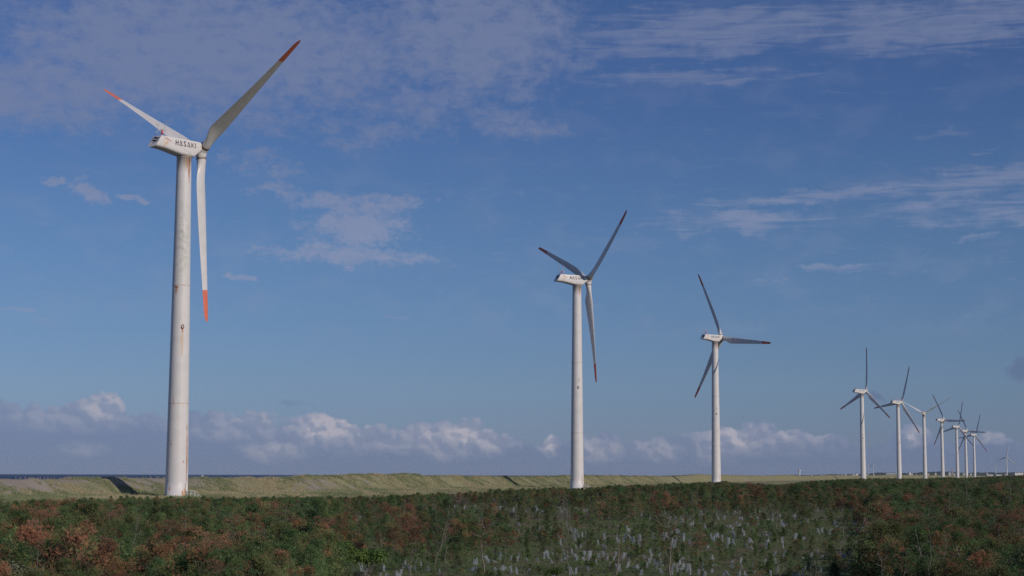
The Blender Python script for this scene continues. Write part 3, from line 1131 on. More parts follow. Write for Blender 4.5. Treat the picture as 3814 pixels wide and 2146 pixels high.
# ------------------------------------------------------------------ vegetation
def foliage_mat(name, trans=0.3, rough=0.75):
    mt = bpy.data.materials.new(name)
    mt.use_nodes = True
    T = NT(mt.node_tree)
    T.n.clear()
    out = T.node('ShaderNodeOutputMaterial')
    at = T.node('ShaderNodeAttribute', attribute_name='Col')
    oi = T.node('ShaderNodeObjectInfo')
    hs = T.node('ShaderNodeHueSaturation')
    T.l.new(at.outputs['Color'], hs.inputs['Color'])
    T.put(hs.inputs['Value'], T.m('MULTIPLY_ADD', oi.outputs['Random'], 0.70, 0.86))
    hs.inputs['Saturation'].default_value = 0.92
    r2 = T.m('FRACT', T.m('MULTIPLY', oi.outputs['Random'], 7.31))
    T.put(hs.inputs['Hue'], T.m('MULTIPLY_ADD', r2, 0.022, 0.489))
    d = T.node('ShaderNodeBsdfDiffuse')
    d.inputs['Roughness'].default_value = rough
    tr = T.node('ShaderNodeBsdfTranslucent')
    T.l.new(hs.outputs[0], d.inputs[0])
    T.l.new(hs.outputs[0], tr.inputs[0])
    mx = T.node('ShaderNodeMixShader')
    mx.inputs[0].default_value = trans
    T.l.new(d.outputs[0], mx.inputs[1])
    T.l.new(tr.outputs[0], mx.inputs[2])
    T.l.new(mx.outputs[0], out.inputs[0])
    return mt


M['needle'] = foliage_mat('pine_needles', 0.32)
M['leaf'] = foliage_mat('broad_leaves', 0.3)
M['grass'] = foliage_mat('grass_blades', 0.3)
M['bark'] = noisy('grey_pine_bark', (0.13, 0.108, 0.095), (0.22, 0.185, 0.165), 6.0, 0.9, 0.1, (1, 1, .3))
M['twig'] = noisy('bleached_dead_wood', (0.22, 0.195, 0.175), (0.14, 0.12, 0.11), 5.0, 0.9, 0.1, (1, 1, .3))

GREENS = [(0.102, 0.168, 0.060), (0.122, 0.184, 0.062), (0.078, 0.142, 0.062), (0.155, 0.200, 0.070)]
RUSTS = [(0.245, 0.116, 0.062), (0.210, 0.100, 0.058), (0.285, 0.142, 0.068), (0.180, 0.098, 0.062)]
OLIVES = [(0.190, 0.170, 0.068), (0.205, 0.155, 0.070), (0.150, 0.165, 0.065)]
GREYS = [(0.115, 0.100, 0.080), (0.090, 0.085, 0.065)]


def unit(v):
    return v / np.maximum(np.linalg.norm(v, axis=1, keepdims=True), 1e-6)


def blades(rng, pos, dirn, size, col, nb, spread, width):
    """nb thin triangles at each position, fanned round dirn"""
    N_ = len(pos)
    p = np.repeat(pos, nb, 0)
    d = unit(np.repeat(dirn, nb, 0) + spread * rng.normal(size=(N_ * nb, 3)))
    L = np.repeat(size, nb)[:, None] * rng.uniform(.65, 1.1, (N_ * nb, 1))
    q = unit(np.cross(d, rng.normal(size=(N_ * nb, 3)))) * (np.repeat(size, nb)[:, None] * width * .5)
    V_ = np.stack([p - q, p + q, p + d * L], 1).reshape(-1, 3)
    F_ = np.arange(len(V_)).reshape(-1, 3)
    c = np.repeat(col, nb, 0) * rng.uniform(.82, 1.18, (N_ * nb, 1))
    return V_, F_, np.repeat(c, 3, 0)


def leaves(rng, pos, nrm, size, col):
    """one kite-shaped leaf at each position"""
    a = unit(np.cross(nrm, rng.normal(size=pos.shape)))
    b_ = unit(np.cross(nrm, a))
    s_ = size[:, None]
    V_ = np.stack([pos - a * s_ * .6, pos + b_ * s_ * .35, pos + a * s_ * .6, pos - b_ * s_ * .35], 1).reshape(-1, 3)
    i4 = np.arange(len(pos))[:, None] * 4
    F_ = np.concatenate([i4 + [[0, 1, 2]], i4 + [[0, 2, 3]]])
    return V_, F_, np.repeat(col, 4, 0)


def limb(mb, pts, r0, r1, n=5):
    k_ = len(pts)
    mb.tube(pts, [r0 + (r1 - r0) * (i / (k_ - 1)) ** .8 for i in range(k_)], n, caps=False)


def pick(rng, pal):
    return np.array(pal[rng.integers(len(pal))])


def make_pine(seed, h=3.0, cb=.15, rad=1.3, nb=24, tufts=34, shape='bush', brown=0.0, olive=.1, lean=.1, tsize=.145, tr=.05, bare_top=0.0):
    rng = np.random.default_rng(seed)
    tm = MB()
    K = 9
    la = rng.uniform(0, 2 * PI)
    wob = rng.normal(size=(K, 2)) * .035 * h
    wob[0] = 0
    wob = np.cumsum(wob, 0) * .6
    tp = [Vector((lean * h * (i / (K - 1)) ** 1.4 * math.cos(la) + wob[i, 0], lean * h * (i / (K - 1)) ** 1.4 * math.sin(la) + wob[i, 1], h * .97 * i / (K - 1))) for i in range(K)]
    tp[0].z = -.3
    limb(tm, tp, tr, .012, 7)

    def trunk(z):
        f = min(max(z / (h * .97), 0), .999) * (K - 1)
        i = int(f)
        return tp[i].lerp(tp[i + 1], f - i)
    P_, D_, S__, C_ = [], [], [], []
    for i in range(nb):
        f = (i + .5) / nb
        if shape == 'layer':
            f = round(f * 4) / 4 * .9 + rng.uniform(0, .1)
        z = cb + (h - cb) * f ** .85
        if shape == 'bush':
            pr = (1 - f) ** .55 * .95 + .12
        elif shape == 'flat':
            pr = .25 + .85 * f if f > .45 else .25 + .3 * rng.random()
        elif shape == 'cone':
            pr = (1 - f) * 1.0 + .06
        else:
            pr = .35 + .65 * math.sin(PI * min(1, f + .1)) * rng.uniform(.5, 1.1)
        L = rad * pr * rng.uniform(.7, 1.15)
        azb = i * 2.4 + rng.uniform(-.5, .5)
        elv = {'bush': .25 + 1.0 * f, 'flat': .10 + .3 * f, 'cone': .3 + .6 * f, 'layer': .12 + .5 * f}[shape]
        base_ = trunk(z)
        out = Vector((math.cos(azb) * math.cos(elv), math.sin(azb) * math.cos(elv), math.sin(elv)))
        bp = [base_, base_ + out * L * .5 + Vector((0, 0, -.04 * L)), base_ + out * L + Vector((0, 0, .10 * L))]
        limb(tm, bp, tr * .32 + .004, .005, 4)
        rr = rng.random()
        if f < bare_top * 0 or rng.random() < bare_top:
            for q in range(3):   # bare twigs
                sb = bp[1].lerp(bp[2], rng.random())
                limb(tm, [sb, sb + Vector(rng.normal(size=3) * .18 * L + np.array(out) * .3 * L)], .008, .003, 3)
            continue
        if rr < brown:
            pal = RUSTS
        elif rr < brown + olive:
            pal = OLIVES
        else:
            pal = GREENS
        bc = pick(rng, pal)
        gv = rng.uniform(.7, 1.55)
        nsub = 4 + int(rng.random() * 3)
        for s_ in range(nsub):
            t = rng.uniform(.3, 1.0) if s_ else 1.0
            c0 = np.array(bp[0].lerp(bp[2], t)) + rng.normal(size=3) * np.array([.26, .26, .12]) * L
            if s_:
                limb(tm, [bp[0].lerp(bp[2], t * .8), Vector(c0)], .008, .003, 3)
            m_ = max(4, int(2.1 * tufts / nsub * (L / rad + .25)))
            sg = (.085 + .075 * L) * np.array([1, 1, .55 if shape != 'bush' else .8])
            pts_ = c0 + rng.normal(size=(m_, 3)) * sg
            P_.append(pts_)
            dd = np.tile(np.array([0, 0, .8]), (m_, 1)) + (pts_ - np.array(base_)) / max(L, .2) * .7
            D_.append(dd)
            S__.append(rng.uniform(.75, 1.15, m_) * tsize)
            C_.append(np.tile(bc, (m_, 1)) * rng.uniform(.8, 1.2, (m_, 1)) * gv)
    P_, D_, S__, C_ = map(np.concatenate, (P_, D_, S__, C_))
    P_[:, 2] = np.maximum(P_[:, 2], .05)
    V_, F_, c = blades(rng, P_, unit(D_), S__, C_, 11, .5, .13)
    return tm.mesh('trunk', M['bark']), mesh_arr('crown', V_, F_, M['needle'], c)


def make_bare(seed, h=4.5, nb=14, rad=1.3, lean=.1, tr=.042, start=.2):
    rng = np.random.default_rng(seed)
    tm = MB()
    K = 10
    la = rng.uniform(0, 2 * PI)
    wob = np.cumsum(rng.normal(size=(K, 2)) * .03 * h, 0)
    wob[0] = 0
    tp = [Vector((lean * h * (i / (K - 1)) ** 1.5 * math.cos(la) + wob[i, 0] * .6, lean * h * (i / (K - 1)) ** 1.5 * math.sin(la) + wob[i, 1] * .6, h * i / (K - 1))) for i in range(K)]
    tp[0].z = -.3
    limb(tm, tp, tr, .010, 7)
    for i in range(nb):
        f = start + (1 - start) * (i + .5) / nb
        k_ = min(K - 2, int(f * (K - 1)))
        b_ = tp[k_].lerp(tp[k_ + 1], f * (K - 1) - k_)
        L = rad * (1.15 - f) * rng.uniform(.5, 1.2)
        a = i * 2.4 + rng.uniform(-.6, .6)
        e = rng.uniform(.1, .8)
        o = Vector((math.cos(a) * math.cos(e), math.sin(a) * math.cos(e), math.sin(e)))
        p1 = b_ + o * L * .5 + Vector((0, 0, -.08 * L))
        p2 = b_ + o * L + Vector((0, 0, .15 * L))
        limb(tm, [b_, p1, p2], tr * .35, .006, 4)
        for q in range(4):
            s_ = b_.lerp(p2, rng.uniform(.35, .95))
            limb(tm, [s_, s_ + Vector(rng.normal(size=3) * .22 * L) + o * .25 * L + Vector((0, 0, .1 * L))], .009, .003, 3)
    return tm.mesh('trunk', M['twig'])


def make_shrub(seed, rad=1.0, h=1.1, n=1500, pal=None, lsize=.085, twiggy=0):
    rng = np.random.default_rng(seed)
    pal = pal or GREENS
    tm = MB()
    lobes = []
    for i in range(9):
        a = rng.uniform(0, 2 * PI)
        r_ = rad * rng.uniform(.1, .72)
        lobes.append((r_ * math.cos(a), r_ * math.sin(a), h * rng.uniform(.42, .75), rng.uniform(.32, .55) * min(rad, h)))
        limb(tm, [(0, 0, -.1), (lobes[-1][0] * .5, lobes[-1][1] * .5, lobes[-1][2] * .5), lobes[-1][:3]], .03, .008, 5)
    L = np.array(lobes)
    k_ = rng.integers(len(L), size=n)
    d = unit(rng.normal(size=(n, 3)))
    d[:, 2] = np.abs(d[:, 2]) * .9 - .15
    p = L[k_, :3] + d * L[k_, 3:] * rng.uniform(.72, 1.05, (n, 1))
    p[:, 2] = np.maximum(p[:, 2], .04)
    pc = np.array([pick(rng, pal) for _ in range(len(L))])[k_] * rng.uniform(.7, 1.35, (n, 1))
    V_, F_, c = leaves(rng, p, unit(d + rng.normal(size=(n, 3)) * .6), rng.uniform(.7, 1.3, n) * lsize, pc)
    if twiggy:
        for i in range(twiggy):
            a, e = rng.uniform(0, 2 * PI), rng.uniform(.5, 1.45)
            o = Vector((math.cos(a) * math.cos(e), math.sin(a) * math.cos(e), math.sin(e)))
            q = Vector((rng.normal() * .2 * rad, rng.normal() * .2 * rad, .1))
            e1 = q + o * h * rng.uniform(.6, 1.15)
            limb(tm, [q, q.lerp(e1, .5) + Vector(rng.normal(size=3) * .05), e1], .014, .004, 3)
            for w_ in range(3):
                s_ = q.lerp(e1, rng.uniform(.4, .95))
                limb(tm, [s_, s_ + Vector(rng.normal(size=3) * .12) + o * .18], .006, .003, 3)
    return tm.mesh('stems', M['twig']), mesh_arr('foliage', V_, F_, M['leaf'], c)


KINDS = {}
# key -> (list of (stem mesh, crown mesh or None), names, label nouns)
KINDS['green'] = [make_pine(11, 3.0, .15, 1.35, 26, 40, olive=.25), make_pine(12, 2.7, .1, 1.5, 26, 40, olive=.2), make_pine(13, 3.2, .3, 1.25, 24, 40), make_pine(14, 2.4, .1, 1.2, 22, 40, olive=.3, brown=.08)]
KINDS['rust'] = [make_pine(21, 2.9, .15, 1.25, 24, 38, brown=.92, olive=.06), make_pine(22, 2.6, .1, 1.35, 22, 38, brown=.8, olive=.15, bare_top=.08), make_pine(23, 3.0, .4, 1.2, 20, 36, brown=.7, olive=.3, bare_top=.15)]
KINDS['mixed'] = [make_pine(31, 2.9, .2, 1.35, 24, 34, brown=.38, olive=.3, bare_top=.1), make_pine(32, 2.7, .2, 1.3, 22, 34, brown=.2, olive=.5, bare_top=.15), make_pine(33, 3.1, .5, 1.3, 20, 30, 'layer', brown=.4, olive=.25, bare_top=.2)]
KINDS['umbrella'] = [make_pine(41, 4.6, 2.4, 1.7, 20, 26, 'flat', lean=.12, tr=.07, bare_top=.25), make_pine(42, 4.4, 1.6, 1.5, 22, 16, 'layer', brown=.12, olive=.25, lean=.08, tr=.07, bare_top=.5)]
KINDS['rustflat'] = [make_pine(51, 4.2, 2.6, 1.6, 18, 30, 'flat', brown=.95, olive=.05, lean=.1, tr=.06), make_pine(52, 4.4, 2.3, 1.4, 18, 22, 'layer', brown=.75, olive=.2, lean=.14, tr=.06, bare_top=.35)]
KINDS['bare'] = [(make_bare(61, 4.6, 16, 1.5), None), (make_bare(62, 4.0, 12, 1.1, .2), None), (make_bare(63, 4.8, 9, 1.0, .12, start=.45), None), (make_bare(64, 2.6, 18, 1.3, .1, .05, .05), None)]
KINDS['shrub'] = [make_shrub(71, 1.1, 1.2, 1900, [(.100, .175, .038), (.130, .190, .042), (.075, .145, .038)]), make_shrub(72, .9, .9, 1400, [(.090, .145, .045), (.110, .155, .050)])]
KINDS['greyshrub'] = [make_shrub(81, 1.1, 1.2, 1300, [(.140, .155, .090), (.155, .155, .100), (.115, .140, .070)], .06, 26), make_shrub(82, 1.0, 1.0, 500, [(.16, .14, .11), (.19, .16, .13)], .05, 46)]
KINDS['sapling'] = [make_pine(91, 1.0, .05, .42, 12, 16, tsize=.12, tr=.02), make_pine(92, 1.25, .05, .4, 12, 16, 'cone', olive=.2, tsize=.12, tr=.02), make_pine(93, .8, .03, .5, 12, 16, tsize=.12, olive=.3, brown=.1, tr=.02)]
KINDS['column'] = [make_pine(95, 1.3, .02, .26, 26, 22, 'cone', olive=.0, tsize=.11, tr=.02, lean=.03)]
NAMES = dict(green='pine_tree', rust='dying_pine_tree', mixed='browning_pine_tree', umbrella='tall_pine_tree', rustflat='rusty_pine_tree', bare='dead_tree', shrub='shrub', greyshrub='twiggy_shrub', sapling='pine_sapling', column='column_conifer')
NOUN = dict(green='bushy dark green pine', rust='rust-brown dying pine', mixed='half green, half brown pine', umbrella='tall thin-trunked green pine', rustflat='tall thin pine with rusty crown',
            bare='bare grey dead tree', shrub='round bright green leafy shrub', greyshrub='grey twiggy shrub', sapling='small green pine sapling', column='narrow upright yellow-green conifer')
CAT = dict(green='pine', rust='pine', mixed='pine', umbrella='pine', rustflat='pine', bare='dead tree', shrub='shrub', greyshrub='shrub', sapling='sapling', column='conifer')
PROTO_OBJ = {}


def plant(kind, var, x, y, scale, rz, label, z=None, tilt=0.0):
    st, cr_ = KINDS[kind][var % len(KINDS[kind])]
    z = h1(x, y) if z is None else z
    root = empty(NAMES[kind], (x, y, z), rz)
    root.rotation_euler = (tilt, 0, rz)
    root.scale = (scale, scale, scale)
    tag(root, label, CAT[kind], NOUN[kind] + 's in the coastal scrub')
    a = link('stems' if kind in ('shrub', 'greyshrub') else 'trunk', st, root)
    b_ = None
    if cr_:
        b_ = link('foliage' if kind in ('shrub', 'greyshrub') else 'crown', cr_, root)
    PROTO_OBJ.setdefault((kind, var % len(KINDS[kind])), (a, b_))
    return root


# ---- standout trees, placed one by one: kind, variant, x of the foot, y of the top, distance, label
HERO = [
    ('bare', 0, 2122, 1868, 104, 'bare grey pine with whorled branches, tallest dead trunk in the bottom middle'),
    ('umbrella', 1, 2290, 1893, 106, 'thin pine with sparse dark branches, right of the whorled dead trunk'),
    ('umbrella', 1, 2498, 1886, 105, 'leaning thin pine with layered sparse branches right of bottom middle'),
    ('umbrella', 0, 1070, 1893, 108, 'tall pine with a green tuft on its right, below the gap between the first turbines'),
    ('rustflat', 0, 1525, 1955, 104, 'curved thin pine with orange-brown foliage spreading right, left of bottom middle'),
    ('bare', 1, 1612, 1892, 110, 'leaning dead trunk between two rust-topped pines, left of bottom middle'),
    ('bare', 2, 1665, 1928, 116, 'pale dead trunk with a fork at its foot, left of bottom middle'),
    ('umbrella', 1, 1806, 1884, 106, 'straight dark pine trunk with few twigs under the second turbine'),
    ('rustflat', 1, 1878, 1998, 109, 'crooked pine with a bright orange-brown head under the second turbine'),
    ('bare', 2, 2573, 1943, 107, 'whitish bare pole-like trunk below the third turbine'),
    ('rustflat', 1, 2605, 1996, 106, 'rust-headed crooked pine beside the whitish bare pole'),
    ('rustflat', 0, 3562, 1985, 105, 'flat-topped rusty pine on a straight trunk, bottom right'),
    ('rustflat', 0, 3762, 1918, 118, 'flat-topped rusty pine on a bent trunk near the right edge'),
    ('bare', 1, 3110, 1938, 112, 'leaning bare trunk in the grassy clearing on the right'),
    ('rustflat', 0, 2814, 1812, 262, 'rust-topped pine on a thin trunk, standing clear just right of the third turbine'),
    ('bare', 2, 3607, 1806, 178, 'straight pale dead trunk below the row of far turbines'),
    ('bare', 2, 3544, 1824, 170, 'thin pale trunk left of the straight dead one below the far turbines'),
    ('bare', 0, 3750, 1800, 172, 'bare tree with a bushy top of twigs near the right edge'),
    ('umbrella', 0, 3780, 1968, 106, 'green-headed pine with a forked pale stem at the right edge'),
    ('rustflat', 1, 458, 1890, 150, 'brown-topped pine on a pale straight trunk, left of the first turbine foot'),
    ('bare', 1, 105, 1898, 150, 'pale dead trunk near the left edge'),
    ('bare', 1, 690, 1886, 118, 'S-bent dead trunk below the tallest turbine'),
    ('bare', 3, 980, 1960, 118, 'low dead tree with spreading white twigs below the gap between turbines'),
    ('bare', 3, 1255, 1985, 116, 'spreading dead branches over a leafy bush, left of bottom middle'),
    ('bare', 3, 2905, 2080, 102, 'small forked white dead tree in the bottom right clearing'),
    ('rust', 0, 130, 1985, 82, 'big rust-brown bush of pine at the bottom left corner'),
    ('rust', 1, 300, 2010, 80, 'second big rust-brown pine, bottom left'),
    ('rust', 0, 395, 2045, 78, 'rust-brown pine beside a green one, bottom left'),
    ('green', 2, 190, 2040, 82, 'blue-green young pine between two big rust-brown ones, bottom left'),
    ('rust', 2, 1470, 1962, 128, 'dark rust-brown pine with a dead stem, left of bottom middle'),
    ('rust', 1, 620, 2050, 80, 'tall narrow rust-brown pine below the tallest turbine'),
    ('shrub', 0, 1270, 2010, 106, 'large bright green leafy bush left of bottom middle'),
    ('shrub', 0, 1370, 2040, 104, 'bright green leafy bush beside the larger one, left of bottom middle'),
    ('shrub', 0, 830, 2030, 92, 'yellow-green leafy bush below the tallest turbine, to its right'),
    ('shrub', 1, 2060, 2095, 100, 'low dark round bush in front of the whorled dead trunk'),
    ('green', 0, 2975, 1852, 225, 'dark conical evergreen standing in the far clearing'),
    ('mixed', 0, 3400, 1940, 120, 'wide half-brown pine in the thicket on the right'),
    ('rust', 2, 3560, 1915, 125, 'orange-brown pine in the thicket, under the far turbines'),
    ('rust', 1, 3300, 1900, 135, 'dark rust-brown pine at the left edge of the right-hand thicket'),
    ('greyshrub', 0, 3600, 2085, 92, 'large grey-green twiggy shrub at the bottom right'),
    ('greyshrub', 1, 3690, 2060, 96, 'thorny grey shrub left of the bottom right corner'),
    ('greyshrub', 0, 60, 2100, 78, 'grey-green shrub in the bottom left corner'),
]
PH = dict(green=3.0, rust=2.9, mixed=2.9, umbrella=4.6, rustflat=4.3, bare=4.5, shrub=1.2, greyshrub=1.2)
VH = {('bare', 3): 2.7, ('bare', 1): 4.0, ('bare', 2): 4.8, ('green', 2): 3.2, ('rust', 1): 2.6}
hero_xy = []
for q, (kind, var, fx, ty, Dm, lab) in enumerate(HERO):
    p_ = at_dist(fx, 1900, Dm)
    zt = at_dist(fx, ty, Dm).z
    zg = h1(p_.x, p_.y)
    hh = VH.get((kind, var), PH[kind])
    plant(kind, var, p_.x, p_.y, max(.5, (zt - zg) / hh), q * 1.7, lab, zg)
    hero_xy.append((p_.x, p_.y))
hero_xy = np.array(hero_xy)


# ---- scatter over the scrub
def region(fx, fy, x, y):
    """clearing strength 0..1 at a point, by what the photo shows there (nets and grass)"""
    c = 0.0
    for cx, cy, rx, ry in CLEAR:
        c = max(c, 1.15 - math.hypot((fx - cx) / rx, (fy - cy) / ry))
    return c


CLEAR = [(2280, 2500, 1250, 470), (2350, 2125, 850, 92), (1500, 2130, 330, 60), (2880, 2030, 420, 75), (2750, 1950, 380, 38), (2000, 1975, 260, 32), (1780, 1905, 200, 20), (2080, 1905, 160, 16), (2240, 1985, 190, 45),
         (2620, 1925, 260, 22), (2950, 1910, 190, 14), (3010, 1842, 120, 12), (3200, 1925, 130, 12), (1330, 1950, 90, 14), (3150, 1990, 160, 26)]
PLACE = [(0, 560, 'left of the tallest turbine'), (560, 900, 'below the tallest turbine'), (900, 1500, 'right of the tallest turbine'), (1500, 2050, 'below and left of the second turbine'),
         (2050, 2500, 'between the second and third turbines'), (2500, 2950, 'below the third turbine'), (2950, 3300, 'below the gap before the far turbines'), (3300, 9999, 'under the far row of turbines')]


def place_word(px_):
    for a, b_, w_ in PLACE:
        if px_ < b_:
            return w_
    return PLACE[-1][2]


rng = np.random.default_rng(5)
cand = []


def grid(d0, d1, sp):
    """jittered points between two distances inside the view wedge, landward of the turbines"""
    xs = np.arange(-.38 * d1, .40 * d1, sp)
    ys = np.arange(d0 * .93, d1, sp)
    gx, gy = np.meshgrid(xs, ys)
    gx = gx.ravel() + rng.uniform(-.45, .45, gx.size) * sp
    gy = gy.ravel() + rng.uniform(-.45, .45, gy.size) * sp
    r_ = np.hypot(gx, gy)
    s, t = to_st(gx, gy)
    ok = (r_ >= d0) & (r_ < d1) & (np.abs(np.arctan2(gx, gy) - .01) < .36) & (s < -5.5 - 2.5 * vnoise(gx, gy, 7, 44))
    return gx[ok], gy[ok]


bands = [(66, 130, 1.45, .70), (130, 200, 1.75, .78), (200, 330, 2.3, .92), (330, 520, 3.2, 1.1), (520, 850, 4.6, 1.25), (850, 1500, 8.0, 1.6), (1500, 2700, 14.0, 2.3)]
CANX = [-100, 0, 300, 500, 600, 800, 1000, 1200, 1400, 1500, 1700, 1900, 2050, 2150, 2300, 2500, 2700, 2780, 2900, 3000, 3100, 3200, 3450, 3520, 3600, 3700, 3814, 3950]
CANY = [1856, 1854, 1846, 1838, 1842, 1848, 1845, 1846, 1842, 1836, 1829, 1815, 1809, 1814, 1803, 1797, 1788, 1798, 1803, 1790, 1783, 1780, 1781, 1776, 1779, 1773, 1768, 1768]
PINES_ = ('green', 'rust', 'mixed')
trees = []
for d0, d1, sp, sc in bands:
    gx, gy = grid(d0, d1, sp)
    gz = height(gx, gy)
    n_b = .55 * vnoise(gx, gy, 16, 21) + 1.0 * vnoise(gx, gy, 4.5, 22)
    n_c = vnoise(gx, gy, 5.5, 23)
    n_h = vnoise(gx, gy, 30, 24)
    r1, r2, r3 = rng.random(len(gx)), rng.random(len(gx)), rng.random(len(gx))
    ss, tt = to_st(gx, gy)
    for i in range(len(gx)):
        fx, fy = pix((gx[i], gy[i], gz[i]))
        if len(hero_xy) and d0 < 130 and np.min(np.hypot(hero_xy[:, 0] - gx[i], hero_xy[:, 1] - gy[i])) < 1.0:
            continue
        cl = region(fx, fy, gx[i], gy[i])
        dist = math.hypot(gx[i], gy[i])
        pb = .09 + .58 * n_b[i] + (.08 if fx > 3150 else 0) + (.06 if fx < 900 else 0)
        s_ = sc * (.62 + .62 * r2[i]) * (1.0 + .3 * n_h[i] + .7 * n_c[i])
        if n_c[i] < -.20 and cl < .1 and r3[i] < .75 and dist < 330:
            continue
        if cl > .12:
            # open ground: only saplings, low shrubs, the odd thin tree
            q_ = r1[i]
            if q_ < .16:
                kind = 'sapling'; s_ *= .70
            elif q_ < .25:
                kind = 'greyshrub'; s_ *= .42
            elif q_ < .30:
                kind = 'shrub'; s_ *= .38
            elif q_ < .33 and dist < 200:
                kind = 'column'; s_ *= .8
            elif q_ < .36:
                kind = 'mixed'; s_ *= .42
            elif q_ < .366:
                kind = 'bare'; s_ *= .8
            elif q_ < .43:
                kind = 'green'; s_ *= .36
            else:
                continue
        elif 1250 < fx < 3250 and fy > 1862 and cl > -.5 and ss[i] < -48:
            s_ *= .50 if r2[i] < .8 else .75
            kind = 'green' if r1[i] < .34 else 'sapling' if r1[i] < .52 else 'rust' if r1[i] < .52 + .10 + .2 * pb else 'mixed' if r1[i] < .72 else 'shrub' if r1[i] < .80 else 'greyshrub' if r1[i] < .93 else 'bare'
        else:
            if r1[i] < pb:
                kind = 'rust' if r3[i] < .62 else 'mixed'
            elif r1[i] < pb + .10:
                kind = 'mixed'
            elif r1[i] > .965:
                kind = 'bare'
            elif r1[i] > .945 and dist < 240:
                kind = 'umbrella' if r3[i] < .55 else 'rustflat'
                s_ = rng.uniform(.55, .8)
            elif r1[i] > .80:
                kind = 'greyshrub'; s_ *= 1.5
            elif r1[i] > .77:
                kind = 'shrub'; s_ *= 1.1
            else:
                kind = 'green'
            if fx > 3100 and r2[i] > .93 and dist < 500:
                kind = 'umbrella' if r3[i] < .5 else 'bare'
                s_ = sc * rng.uniform(.8, 1.05)
        s_ = min(s_, 1.5 * sc)
        if r3[i] > .90 and dist < 260 and cl < -.2 and kind in PINES_:
            s_ *= 1.5
        if kind == 'bare':
            s_ = rng.uniform(.5, .8) * max(1, sc)
        # low fringe towards the shore road
        s_ *= .62 + .38 * min(1, max(0, (-ss[i] - 5) / 16))
        hh = PH.get(kind, 1.2) * s_
        # nothing rises above the dune line in the photo
        line = float(np.interp(fx, CANX, CANY)) + 14 * r2[i] * min(1, 300 / dist) + 10 * n_b[i] * min(1, 300 / dist)
        if kind in ('umbrella', 'bare'):
            line -= 14
        cap = (at_dist(fx, line + 2 * min(1, 300 / dist), dist).z - gz[i]) * .86
        if cap < .25:
            continue
        if hh > cap:
            s_ *= cap / hh
            hh = cap
        ty = pix((gx[i], gy[i], gz[i] + hh))[1]
        if ty > 2165:
            continue
        size_px = hh / dist * (min(2146, fy) - ty) / max(1, fy - ty)
        trees.append((size_px, kind, int(r3[i] * 97), gx[i], gy[i], gz[i], s_, fx, dist))
trees.sort(key=lambda q: -q[0])
PINES = ('green', 'rust', 'mixed', 'umbrella', 'rustflat')
limit = dict(pine=275, shrub=130, bare=60, sapling=150, column=40)
fam = lambda kd: 'pine' if kd in PINES else 'shrub' if kd in ('shrub', 'greyshrub') else kd
count = {}
mass = []
for tr_ in trees:
    kd = tr_[1]
    f_ = fam(kd)
    if count.get(f_, 0) < limit[f_]:
        count[f_] = count.get(f_, 0) + 1
        dist = tr_[8]
        where = 'in the near scrub' if dist < 112 else 'a little way back' if dist < 150 else 'farther back'
        plant(kd, tr_[2], tr_[3], tr_[4], tr_[6], tr_[2] * .7, NOUN[kd] + ' ' + where + ', ' + place_word(tr_[7]), tr_[5])
    else:
        mass.append(tr_)
print('individual plants', count, 'mass', len(mass))


# ---- the rest of the scrub: one uncountable mass, instances of the same trees
def scatter_mass(name, items, label, cat, zrot=True):
    keys = sorted({(q[0], q[1]) for q in items})
    me = bpy.data.meshes.new(name)
    me.vertices.add(len(items))
    me.vertices.foreach_set('co', np.array([q[2:5] for q in items], dtype=np.float32).ravel())
    kid = {k_: i for i, k_ in enumerate(keys)}
    a = me.attributes.new('kid', 'INT', 'POINT')
    a.data.foreach_set('value', np.array([kid[(q[0], q[1])] for q in items], dtype=np.int32))
    a = me.attributes.new('sc', 'FLOAT', 'POINT')
    a.data.foreach_set('value', np.array([q[5] for q in items], dtype=np.float32))
    a = me.attributes.new('rz', 'FLOAT', 'POINT')
    a.data.foreach_set('value', np.array([q[6] for q in items], dtype=np.float32))
    o = link(name, me)
    tag(o, label, cat, None, 'stuff')
    ng = bpy.data.node_groups.new(name, 'GeometryNodeTree')
    ng.interface.new_socket('Geometry', in_out='INPUT', socket_type='NodeSocketGeometry')
    ng.interface.new_socket('Geometry', in_out='OUTPUT', socket_type='NodeSocketGeometry')
    gi, go_ = ng.nodes.new('NodeGroupInput'), ng.nodes.new('NodeGroupOutput')
    jn = ng.nodes.new('GeometryNodeJoinGeometry')

    def attr(nm, ty):
        n_ = ng.nodes.new('GeometryNodeInputNamedAttribute')
        n_.data_type = ty
        n_.inputs['Name'].default_value = nm
        return n_.outputs['Attribute']
    kid_s, sc_s, rz_s = attr('kid', 'INT'), attr('sc', 'FLOAT'), attr('rz', 'FLOAT')
    cx = ng.nodes.new('ShaderNodeCombineXYZ')
    ng.links.new(rz_s, cx.inputs[2])
    for k_ in keys:
        cmp_ = ng.nodes.new('FunctionNodeCompare')
        cmp_.data_type = 'INT'
        cmp_.operation = 'EQUAL'
        ng.links.new(kid_s, cmp_.inputs[2])
        cmp_.inputs[3].default_value = kid[k_]
        for ob in PROTO_OBJ[k_]:
            if ob is None:
                continue
            oi = ng.nodes.new('GeometryNodeObjectInfo')
            oi.transform_space = 'ORIGINAL'
            oi.inputs['Object'].default_value = ob
            oi.inputs['As Instance'].default_value = True
            ip = ng.nodes.new('GeometryNodeInstanceOnPoints')
            ng.links.new(gi.outputs[0], ip.inputs['Points'])
            ng.links.new(cmp_.outputs[0], ip.inputs['Selection'])
            ng.links.new(oi.outputs['Geometry'], ip.inputs['Instance'])
            ng.links.new(cx.outputs[0], ip.inputs['Rotation'])
            ng.links.new(sc_s, ip.inputs['Scale'])
            ng.links.new(ip.outputs[0], jn.inputs[0])
    ng.links.new(jn.outputs[0], go_.inputs[0])
    md = o.modifiers.new('scatter', 'NODES')
    md.node_group = ng
    return o


